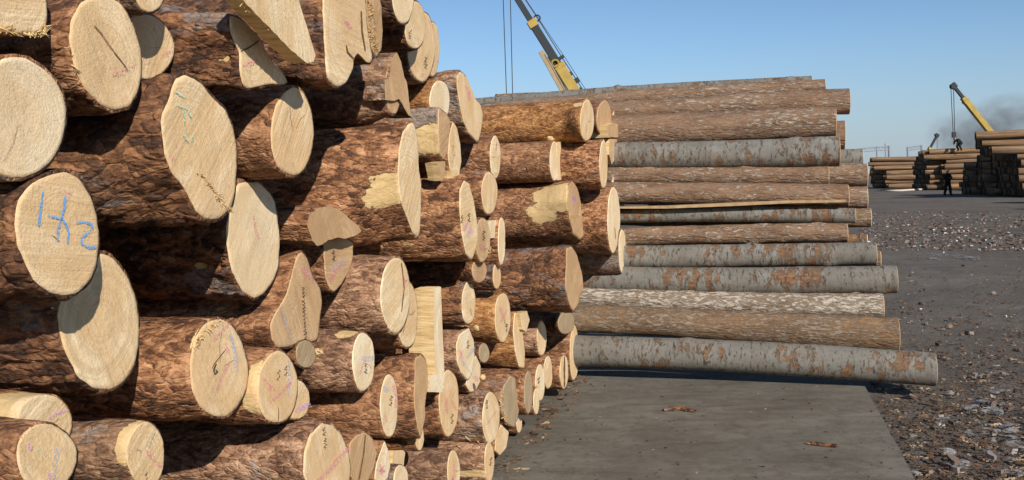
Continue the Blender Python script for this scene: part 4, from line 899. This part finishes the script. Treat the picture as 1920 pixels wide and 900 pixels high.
def crane(label, base_px, tip_px, Y, w, split, rope_px, detail, base_z=2.2):
    side = np.array([0, 1.0, 0])
    base_v, tip = at_depth(*base_px, Y), at_depth(*tip_px, Y)
    t = tip - base_v; t /= np.linalg.norm(t)
    foot = base_v + t * ((base_z - base_v[2]) / t[2])        # the boom foot on its turntable
    L = np.linalg.norm(tip - foot)
    root = thing('mobile_crane', label, 'crane', Matrix.Translation(Vector((foot[0], foot[1], 0))))
    off = np.array([foot[0], foot[1], 0])
    def put(mb, name, m, parent=root, smooth=False):
        mb.v = [tuple(np.array(v) - off) for v in mb.v]; return mb.build(name, m, parent, smooth)
    e1 = np.cross(t, side); e1 /= np.linalg.norm(e1)
    if e1[0] < 0: e1 = -e1                   # e1 points right of the boom in the picture
    s1, s2 = split
    mb = MB(); obox(mb, foot, foot + t * L * s1, w, w * 1.1, side); mb.box(foot + t * L * s1, t * 0.10, e1 * w * 0.58, side * w * 0.62); base = put(mb, 'boom_base', YEL)
    mb = MB(); obox(mb, foot + t * L * (s1 - 0.02), foot + t * L * s2, w * 0.74, w * 0.8, side); put(mb, 'boom_section', DARKM)
    mb = MB(); mb.box(foot + t * L * s2, t * 0.16, e1 * w * 0.46, side * w * 0.5); put(mb, 'boom_collar', YEL)
    mb = MB(); obox(mb, foot + t * L * (s2 - 0.01), tip, w * 0.55, w * 0.6, side); put(mb, 'boom_tip_section', DARKM)
    mb = MB(); mb.box(tip, t * 0.22, e1 * w * 0.5, side * w * 0.4); mb.tube([tip - side * w * 0.45 - e1 * w * 0.3, tip + side * w * 0.45 - e1 * w * 0.3], w * 0.42, 14); put(mb, 'boom_head', DARKM)
    if detail:
        mb = MB(); a = at_depth(1014, 96, Y - 0.3); b = at_depth(1066, 190, Y - 0.3); u = (a - b) / np.linalg.norm(a - b); low = b - u * 4.0
        obox(mb, low, a, w * 0.50, w * 0.35, side); obox(mb, low + e1 * w * 0.22, a + e1 * w * 0.22 - u * 0.2, w * 0.10, w * 0.5, side); jib = put(mb, 'side_jib', TAN)
        mb = MB(); obox(mb, low + e1 * w * 0.34 + np.array([0, .06, 0]), a + e1 * w * 0.34 - u * 0.35 + np.array([0, .06, 0]), w * 0.12, w * 0.3, side); put(mb, 'jib_dark_rail', DARKM, jib)  # dark steel strip along the jib, on the boom side
        c = at_depth(1041, 119, Y - w * 0.62); mb = MB()
        for k in range(20):
            q0, q1 = 2 * math.pi * k / 20, 2 * math.pi * (k + 1) / 20
            mb.tube([c + 0.15 * (math.cos(q0) * t + math.sin(q0) * e1), c + 0.15 * (math.cos(q1) * t + math.sin(q1) * e1)], 0.045, 6)
        put(mb, 'sheave', YEL)
        for (x, y, s) in ((1067, 140, 0.26), (1078, 153, 0.34), (1086, 169, 0.24), (1052, 108, 0.20), (1056, 122, 0.16)):
            mb = MB(); q = at_depth(x, y, Y); mb.box(q, t * s * 0.32, e1 * s * 0.55, side * 0.12); mb.tube([q - e1 * s, q], 0.03, 6); put(mb, 'bracket', DARKM)
        mb = MB(); q = at_depth(1007, 34, Y)
        for k in range(14):
            q0, q1 = 2 * math.pi * k / 14, 2 * math.pi * (k + 1) / 14
            mb.tube([q + 0.13 * (math.cos(q0) * t + math.sin(q0) * e1), q + 0.13 * (math.cos(q1) * t + math.sin(q1) * e1)], 0.035, 6)
        put(mb, 'rope_guide', DARKM)
        mb = MB(); mb.tube([foot + e1 * w * 0.9, at_depth(1054, 108, Y), at_depth(1008, 34, Y), tip + e1 * w * 0.55], 0.022, 6); mb.tube([foot + e1 * w * 1.15, at_depth(1062, 112, Y), at_depth(1012, 38, Y), tip + e1 * w * 0.6], 0.014, 6); put(mb, 'hoist_rope', ROPE)
    hook = None
    for i, (xt, yt, xb, yb) in enumerate(rope_px):
        mb = MB(); a = at_depth(xt, yt, Y); b = at_depth(xb, yb, Y); mb.tube([a, b], 0.022 if detail else 0.03, 6); put(mb, 'hoist_rope', ROPE); hook = b if hook is None else (hook + b) / 2
    hb = MB(); s = w * 0.42
    hb.box(hook - ZV * s, (s * 0.9, 0, 0), (0, s * 0.5, 0), (0, 0, s * 1.3)); hb.tube([hook - ZV * s * 2.2, hook - ZV * s * 3.2, hook - ZV * s * 3.9 + NV * s * 0.5, hook - ZV * s * 3.4 + NV * s], s * 0.3, 8); put(hb, 'hook_block', DARKM)
    # carrier
    f0 = np.array([foot[0], foot[1], 0.0])
    mb = MB(); mb.box(f0 + (1.0, 0, 1.0), (4.2, 0, 0), (0, 1.2, 0), (0, 0, 0.28)); put(mb, 'chassis', YEL)
    mb = MB(); mb.tube([f0 + (0, 0, 1.28), f0 + (0, 0, 1.6)], 1.0, 20); mb.box(f0 + (0.2, 0, 1.9), (1.5, 0, 0), (0, 1.0, 0), (0, 0, 0.32)); put(mb, 'turntable', YEL)
    mb = MB(); mb.box(f0 + (4.3, 0, 1.75), (0.8, 0, 0), (0, 1.15, 0), (0, 0, 0.65)); cab = put(mb, 'cab', YEL)
    mb = MB(); mb.box(f0 + (4.4, -1.17, 2.0), (0.5, 0, 0), (0, 0.01, 0), (0, 0, 0.3)); put(mb, 'cab_window', GLASS, cab)
    for wx in (3.6, 1.8, -0.6, -1.9):
        for wy in (-1.15, 1.15):
            mb = MB(); mb.tube([f0 + (wx, wy - 0.17, 0.52), f0 + (wx, wy + 0.17, 0.52)], 0.52, 20); put(mb, 'wheel', TYRE)
    return root
crane('yellow crane boom with two hanging ropes rising behind the log piles', (1083, 180), (940, -50), 40.0, 0.43, (0.52, 0.74), [(942, -45, 951, 214), (956, -45, 962, 214)], True)
crane('distant yellow and black crane boom with a hook over the far stacks', (1853, 243), (1788, 161), 78.0, 0.42, (0.80, 0.83), [(1783, 166, 1787, 249), (1788, 166, 1790, 249)], False)
crane('small dark crane boom tip far off beside the smoke', (1747, 272), (1757, 254), 125.0, 0.45, (0.5, 0.6), [(1757, 256, 1757.5, 292)], False)

# ------------------------------------------------------------------ railway gantry far off
STEEL = plain('galvanised_steel', (0.25, 0.28, 0.31), 0.6, 0.4)
def gantry(label, pts, posts, Y):
    root = thing('overhead_gantry', label, 'gantry', Matrix.Translation(Vector(on_ground(posts[0][0], 360) * 0 + np.array([at_depth(posts[0][0], 300, Y)[0], Y, 0]))))
    off = np.array(root.matrix_world.translation)
    mb = MB(); P = [at_depth(x, y, Y) for x, y in pts]
    for dz in (0, -0.55): mb.tube([p + ZV * dz for p in P], 0.11, 6)
    for i in range(len(P) - 1):
        for k in range(10):
            a = P[i] + (P[i + 1] - P[i]) * k / 10; b = P[i] + (P[i + 1] - P[i]) * (k + 1) / 10
            mb.tube([a, b - ZV * 0.55] if k % 2 else [a - ZV * 0.55, b], 0.05, 5)
    mb.v = [tuple(np.array(v) - off) for v in mb.v]; mb.build('lattice_beam', STEEL, root)
    for x, y, w in posts:
        mb = MB(); t = at_depth(x, y, Y); b = np.array([t[0], t[1], -0.1]); mb.tube([b, t], w, 8)
        mb.v = [tuple(np.array(v) - off) for v in mb.v]; mb.build('post', STEEL, root)
gantry('thin steel gantry on posts above the farthest low stack', [(1586, 281), (1626, 277), (1668, 274)], [(1588, 281, .12), (1613, 279, .12), (1644, 274, .13), (1660, 269, .10), (1667, 273, .22)], 150.0)
gantry('short piece of steel gantry just left of the second distant stack', [(1702, 276), (1730, 272)], [(1702, 276, .2), (1728, 272, .2)], 160.0)

# ------------------------------------------------------------------ people
def cloth(name, c): return plain(name, c, 0.9, 0.1, dirt=0.3, scale=9)
CLOTH, SKIN, HAT = cloth('dark_work_clothes', (0.022, 0.024, 0.022)), plain('skin', (0.42, 0.24, 0.16), 0.6, 0.3), plain('hard_hat', (0.50, 0.38, 0.16), 0.5, 0.4)
def person(label, pos, face_to, joints, radii, edges, head, hat=True):
    yaw = math.atan2(face_to[1], face_to[0])
    root = thing('person', label, 'person', Matrix.Translation(Vector(pos)) @ Matrix.Rotation(yaw, 4, 'Z'))
    names = list(joints); me = bpy.data.meshes.new('body')
    me.from_pydata([joints[k] for k in names], [(names.index(a), names.index(b)) for a, b in edges], [])
    o = bpy.data.objects.new('body', me); COL.objects.link(o); o.parent = root; me.materials.append(CLOTH)
    sk = o.modifiers.new('skin', 'SKIN'); sk.use_smooth_shade = True
    for k, sv in zip(names, me.skin_vertices[0].data): sv.radius = radii[k] if isinstance(radii[k], tuple) else (radii[k],) * 2; sv.use_root = (k == 'pelvis')
    ss = o.modifiers.new('sub', 'SUBSURF'); ss.levels = 2; ss.render_levels = 2
    def blob(name, c, s, m, cut=None):
        bm = bmesh.new(); bmesh.ops.create_uvsphere(bm, u_segments=18, v_segments=12, radius=1)
        V = np.array([v.co for v in bm.verts]) * s + np.array(c); F = [[v.index for v in f.verts] for f in bm.faces]; bm.free()
        if cut is not None: V[:, 2] = np.maximum(V[:, 2], cut)
        return mesh_obj(name, V, F, m, root)
    hx = np.array(head)
    hd = blob('head', hx, (0.10, 0.078, 0.125), SKIN)
    if hat:
        h1 = blob('hard_hat', hx + (0, 0, 0.05), (0.135, 0.115, 0.11), HAT, hx[2] + 0.03)
        mb = MB(); mb.box(hx + (0.14, 0, 0.035), (0.05, 0, 0), (0, 0.07, 0), (0, 0, 0.008)); mb.build('brim', HAT, h1)
    for sgn, k in ((-1, 'hand_l'), (1, 'hand_r')):
        mb = MB(); w = np.array(joints[k]); d = w - np.array(joints[k.replace('hand', 'elbow')]); d /= np.linalg.norm(d); s1 = np.cross(d, [0, 0, 1]); s1 /= np.linalg.norm(s1); s2 = np.cross(d, s1)
        mb.box(w + d * 0.05, d * 0.05, s1 * 0.042, s2 * 0.016)
        for q in range(4): b = w + d * 0.10 + s1 * (q - 1.5) * 0.021; mb.tube([b, b + d * 0.04 + s2 * 0.008, b + d * (0.062 + 0.008 * (q in (1, 2))) + s2 * 0.028], [0.010, 0.009, 0.007], 6)
        b = w + d * 0.04 + s1 * 0.042; mb.tube([b, b + d * 0.025 + s1 * 0.02, b + d * 0.055 + s1 * 0.022], [0.011, 0.010, 0.008], 6)
        mb.build('hand', SKIN, root, True)
E_BODY = [('pelvis', 'waist'), ('waist', 'chest'), ('chest', 'neck'), ('neck', 'skull'), ('chest', 'sho_l'), ('sho_l', 'elbow_l'), ('elbow_l', 'hand_l'), ('chest', 'sho_r'), ('sho_r', 'elbow_r'), ('elbow_r', 'hand_r'),
          ('pelvis', 'hip_l'), ('hip_l', 'knee_l'), ('knee_l', 'ank_l'), ('ank_l', 'toe_l'), ('pelvis', 'hip_r'), ('hip_r', 'knee_r'), ('knee_r', 'ank_r'), ('ank_r', 'toe_r')]
RAD = dict(pelvis=(0.21, 0.17), waist=(0.22, 0.18), chest=(0.25, 0.19), neck=0.065, skull=0.06, sho_l=0.115, sho_r=0.115, elbow_l=0.088, elbow_r=0.088, hand_l=0.06, hand_r=0.06,
           hip_l=0.135, hip_r=0.135, knee_l=0.108, knee_r=0.108, ank_l=0.085, ank_r=0.085, toe_l=0.055, toe_r=0.055)
stand = dict(pelvis=(0, 0, 0.96), waist=(0, 0, 1.12), chest=(0, 0, 1.36), neck=(0.01, 0, 1.52), skull=(0.02, 0, 1.62), sho_l=(0, 0.21, 1.43), elbow_l=(0.05, 0.31, 1.18), hand_l=(0.26, 0.14, 1.24),
             sho_r=(0, -0.21, 1.43), elbow_r=(0.05, -0.31, 1.18), hand_r=(0.26, -0.12, 1.20), hip_l=(0, 0.11, 0.90), knee_l=(0.03, 0.20, 0.50), ank_l=(0, 0.27, 0.09), toe_l=(0.15, 0.30, 0.045),
             hip_r=(0, -0.11, 0.90), knee_r=(0.03, -0.19, 0.50), ank_r=(-0.02, -0.26, 0.09), toe_r=(0.13, -0.29, 0.045))
pp = on_ground(1777, 366.5)
person('person in dark work clothes and tan hard hat standing before the distant stacks', pp, (0.35, -0.94), stand, RAD, E_BODY, (0.03, 0, 1.67))
bend = dict(pelvis=(-0.15, 0, 0.72), waist=(0.0, 0, 0.86), chest=(0.22, 0, 1.00), neck=(0.34, 0, 1.06), skull=(0.42, 0, 1.10), sho_l=(0.24, 0.20, 1.0), elbow_l=(0.34, 0.26, 0.74), hand_l=(0.50, 0.14, 0.58),
            sho_r=(0.24, -0.20, 1.0), elbow_r=(0.34, -0.26, 0.74), hand_r=(0.50, -0.12, 0.58), hip_l=(-0.15, 0.11, 0.68), knee_l=(0.14, 0.17, 0.44), ank_l=(-0.08, 0.18, 0.09), toe_l=(0.07, 0.20, 0.045),
            hip_r=(-0.15, -0.11, 0.68), knee_r=(0.14, -0.17, 0.44), ank_r=(-0.08, -0.18, 0.09), toe_r=(0.07, -0.20, 0.045))
p2 = at_depth(1799, 283, 84.0)
person('person in dark clothes bending over on top of a distant stack under the hook', p2, (-0.9, -0.3), bend, RAD, E_BODY, (0.46, 0, 1.13), False)

# ------------------------------------------------------------------ smoke far behind the cranes
def smoke():
    m = bpy.data.materials.new('dark_smoke'); m.use_nodes = True; nt = m.node_tree; nt.nodes.clear()
    out = nt.nodes.new('ShaderNodeOutputMaterial'); pv = nt.nodes.new('ShaderNodeVolumePrincipled'); nt.links.new(pv.outputs[0], out.inputs['Volume'])
    pv.inputs['Color'].default_value = (0.42, 0.42, 0.43, 1)
    tc = nt.nodes.new('ShaderNodeTexCoord'); nz = nt.nodes.new('ShaderNodeTexNoise'); nz.inputs['Scale'].default_value = 2.6; nz.inputs['Detail'].default_value = 3
    ln = nt.nodes.new('ShaderNodeVectorMath'); ln.operation = 'LENGTH'; fall = nt.nodes.new('ShaderNodeMapRange'); th = nt.nodes.new('ShaderNodeMapRange'); mu = nt.nodes.new('ShaderNodeMath'); mu.operation = 'MULTIPLY'; m2 = nt.nodes.new('ShaderNodeMath'); m2.operation = 'MULTIPLY'
    nt.links.new(tc.outputs['Object'], nz.inputs['Vector']); nt.links.new(tc.outputs['Object'], ln.inputs[0]); nt.links.new(ln.outputs['Value'], fall.inputs[0])
    for i, v in enumerate((1.0, 0.25, 0.0, 1.0)): fall.inputs[1 + i].default_value = v
    nt.links.new(nz.outputs[0], th.inputs[0])
    for i, v in enumerate((0.36, 0.70, 0.0, 1.0)): th.inputs[1 + i].default_value = v
    nt.links.new(fall.outputs[0], mu.inputs[0]); nt.links.new(th.outputs[0], mu.inputs[1]); nt.links.new(mu.outputs[0], m2.inputs[0]); m2.inputs[1].default_value = 0.24
    nt.links.new(m2.outputs[0], pv.inputs['Density'])
    for x, y, rx, rz, lab in ((1772, 256, 4.2, 5.0, 'small dark smoke puff left of the hanging hook'), (1818, 250, 6.5, 6.0, 'dark smoke cloud behind the distant crane ropes'), (1893, 228, 9.5, 6.5, 'wide grey smoke cloud at the right edge of the sky'), (1850, 268, 8.0, 4.0, 'low smoke bank behind the tall distant stack')):
        bm = bmesh.new(); bmesh.ops.create_icosphere(bm, subdivisions=2, radius=1.0)
        me = bpy.data.meshes.new('smoke'); bm.to_mesh(me); bm.free(); me.materials.append(m)
        o = bpy.data.objects.new('smoke', me); COL.objects.link(o); o.location = at_depth(x, y, 190.0); o.scale = (rx, rx, rz); tag(o, lab, kind='stuff')
smoke()

# ------------------------------------------------------------------ litter on the ground
def chips_material(name, stops):
    m = Mat(name, 0.9, 0.15); v = m.node('ShaderNodeNewGeometry').outputs['Position']
    w = m.node('ShaderNodeTexWhiteNoise', {'Vector': m.vmath('SCALE', m.vmath('FLOOR', m.vmath('SCALE', v, 14.0)), 1.0)}, noise_dimensions='3D').outputs['Value']
    m.color(m.ramp(w, stops)); return m.m
def litter(name, label, n, place, size, mat, seed, flat=0.25):
    rng = random.Random(seed); mb = MB()
    for _ in range(n):
        q = place(rng)
        if q is None: continue
        a = rng.uniform(0, 6.28); L = size * min(2.4, math.exp(rng.gauss(0, 0.5))); W = L * rng.uniform(0.22, 0.7); H = L * flat * rng.uniform(0.5, 1.4)
        tl = rng.gauss(0, 0.18); ax = np.array([math.cos(a), math.sin(a), tl]); ay = np.array([-math.sin(a), math.cos(a), rng.gauss(0, 0.18)])
        c = np.array(q) + ZV * H * 0.55
        vs = [c + ax * L * rng.uniform(0.7, 1.1) * i + ay * W * rng.uniform(0.6, 1.1) * j + ZV * H * k * 0.5 for k in (-1, 1) for i, j in ((1, 0.5), (0.3, 1), (-0.7, 0.8), (-1, -0.4), (0, -1), (0.8, -0.6))]
        mb.add(vs, [(0, 1, 2, 3, 4, 5)[::-1], (6, 7, 8, 9, 10, 11)] + [(k, (k + 1) % 6, 6 + (k + 1) % 6, 6 + k) for k in range(6)])
    tag(mb.build(name, mat), label, kind='stuff')
BARKCHIP = chips_material('bark_chips', [(0.1, (0.045, 0.027, 0.018)), (0.5, (0.12, 0.062, 0.034)), (0.8, (0.20, 0.12, 0.07)), (0.97, (0.45, 0.33, 0.20))])
RUBBLE = chips_material('rubble', [(0.1, (0.07, 0.055, 0.045)), (0.5, (0.14, 0.10, 0.08)), (0.78, (0.22, 0.15, 0.11)), (0.94, (0.30, 0.27, 0.25)), (0.99, (0.62, 0.61, 0.60))])
def px_place(x0, x1, y0, y1, pw=1.0, edge=True):
    def f(rng):
        y = y0 + (y1 - y0) * rng.random() ** pw; x = rng.uniform(x0, x1)
        if edge and y > 715 and x < 1622 + (y - 722) * 94 / 178 + 6: return None
        g = on_ground(x, y, 0.0); return g
    return f
litter('bark_litter', 'brown bark chips strewn over the dirt beside the slab', 5200, px_place(1600, 2050, 722, 980), 0.0105, BARKCHIP, 1, 0.2)
litter('bark_litter', 'bark crumbs scattered over the yard right of the long logs', 3000, px_place(1560, 2050, 470, 730, 0.8), 0.0125, BARKCHIP, 2, 0.2)
litter('rubble', 'strip of broken rubble and rubbish across the yard', 2300, px_place(1610, 2050, 398, 470), 0.038, RUBBLE, 3, 0.35)
litter('rubble', 'sparse pale stones across the yard dirt', 420, px_place(1600, 2050, 455, 960, 0.9), 0.020, RUBBLE, 4, 0.6)
def slab_place(rng):
    x = rng.uniform(930, 1700); y = 715 + 200 * rng.random()
    if x > 1615 + (y - 722) * 94 / 178 or x < 1100 - (y - 700) * 0.83: return None
    return on_ground(x, y, SLAB_Z)
litter('bark_litter', 'few bark crumbs on the concrete slab', 420, slab_place, 0.0065, BARKCHIP, 5)
litter('bark_litter', 'bark crumbs along the foot of the near pile', 320, lambda r: (lambda t: on_ground(930 + 150 * t + r.gauss(6, 14), 893 - 185 * t + r.gauss(0, 5), SLAB_Z))(r.random()), 0.013, BARKCHIP, 6)
def bark_strip(label, pts, w, seed):
    V = []; n = len(pts); rng = random.Random(seed)
    P = [on_ground(x, y, SLAB_Z + 0.004) for x, y in pts]
    for i, p in enumerate(P):
        t = P[min(i + 1, n - 1)] - P[max(i - 1, 0)]; t /= np.linalg.norm(t); s = np.array([-t[1], t[0], 0]); ww = w * rng.uniform(0.6, 1.1) * (0.3 if i in (0, n - 1) else 1)
        for k, h in ((-1, 0.0), (-0.5, 0.014), (0.5, 0.016), (1, 0.0)): V.append(p + s * ww * k + ZV * (h + rng.uniform(0, 0.004)))
    F = [(i * 4 + k, i * 4 + k + 1, i * 4 + k + 5, i * 4 + k + 4) for i in range(n - 1) for k in range(3)]
    tag(mesh_obj('bark_strip', V, F, BARK['dark'], smooth=False), label, 'bark')
bark_strip('long dark bark strip lying on the slab near its right edge', [(1513, 833), (1530, 834), (1548, 836), (1572, 839)], 0.014, 1)
bark_strip('cluster of brown bark lying in the middle of the slab', [(1244, 771), (1258, 768), (1275, 767), (1290, 770), (1305, 773)], 0.035, 2)
def ice():
    m = Mat('dirty_ice', 0.45, 0.5); v = m.coords((1, 1, 1), world=True); n = m.noise(v, 30, 5, 0.7); b = m.noise(v, 7, 4)
    m.color(m.mix(m.range(n, 0.4, 0.65, 0, 0.75), (0.36, 0.355, 0.345), (0.17, 0.155, 0.135))).bump(n, 0.8, 0.02)
    holes = m.math('ADD', m.math('MULTIPLY', m.noise(v, 16, 6, 0.72), 0.6), m.math('MULTIPLY', b, 0.4))
    tr = m.node('ShaderNodeBsdfTransparent'); mx = m.node('ShaderNodeMixShader', {0: m.range(holes, 0.50, 0.56, 0, 0.95)})
    m.link(tr.outputs[0], mx.inputs[1]); m.link(m.bsdf.outputs[0], mx.inputs[2]); m.link(mx.outputs[0], m.out.inputs[0])
    rng = random.Random(8)
    spots = [(1775, 790, 17, 6), (1838, 812, 26, 9), (1885, 826, 30, 10), (1908, 805, 22, 8), (1755, 846, 24, 6), (1800, 872, 18, 6), (1845, 765, 34, 8), (1898, 855, 22, 7), (1850, 850, 26, 5), (1795, 648, 10, 4), (1868, 700, 14, 4), (1772, 735, 10, 4), (1880, 735, 16, 5), (1700, 890, 16, 5), (1905, 890, 20, 7), (1770, 478, 26, 3), (1820, 484, 18, 2.5), (1748, 486, 14, 2)]
    V = []; F = []
    for (x, y, wx, wy) in spots:
        b = len(V); c = on_ground(x, y, 0.0); rx = np.linalg.norm(on_ground(x + wx, y) - c); ry = np.linalg.norm(on_ground(x, y + wy) - c); ph = rng.uniform(0, 9); N = 26
        V.append(c + ZV * 0.022)
        for q, h in ((0.5, 0.021), (0.9, 0.017), (1.25, 0.006)):
            for k in range(N):
                a = 2 * math.pi * k / N; r = q * (1 + 0.28 * math.sin(2 * a + ph) + 0.2 * math.sin(3 * a + 2 * ph) + 0.14 * math.sin(7 * a + ph) + rng.uniform(-.1, .1))
                V.append(c + np.array([rx * r * math.cos(a), ry * r * math.sin(a), h + rng.uniform(-.003, .003)]))
        F += [(b, b + 1 + k, b + 1 + (k + 1) % N) for k in range(N)]
        for j in range(2): F += [(b + 1 + j * N + k, b + 1 + (j + 1) * N + k, b + 1 + (j + 1) * N + (k + 1) % N, b + 1 + j * N + (k + 1) % N) for k in range(N)]
    tag(mesh_obj('ice', V, F, m.m), 'patches of dirty grey ice on the yard dirt', kind='stuff')
ice()
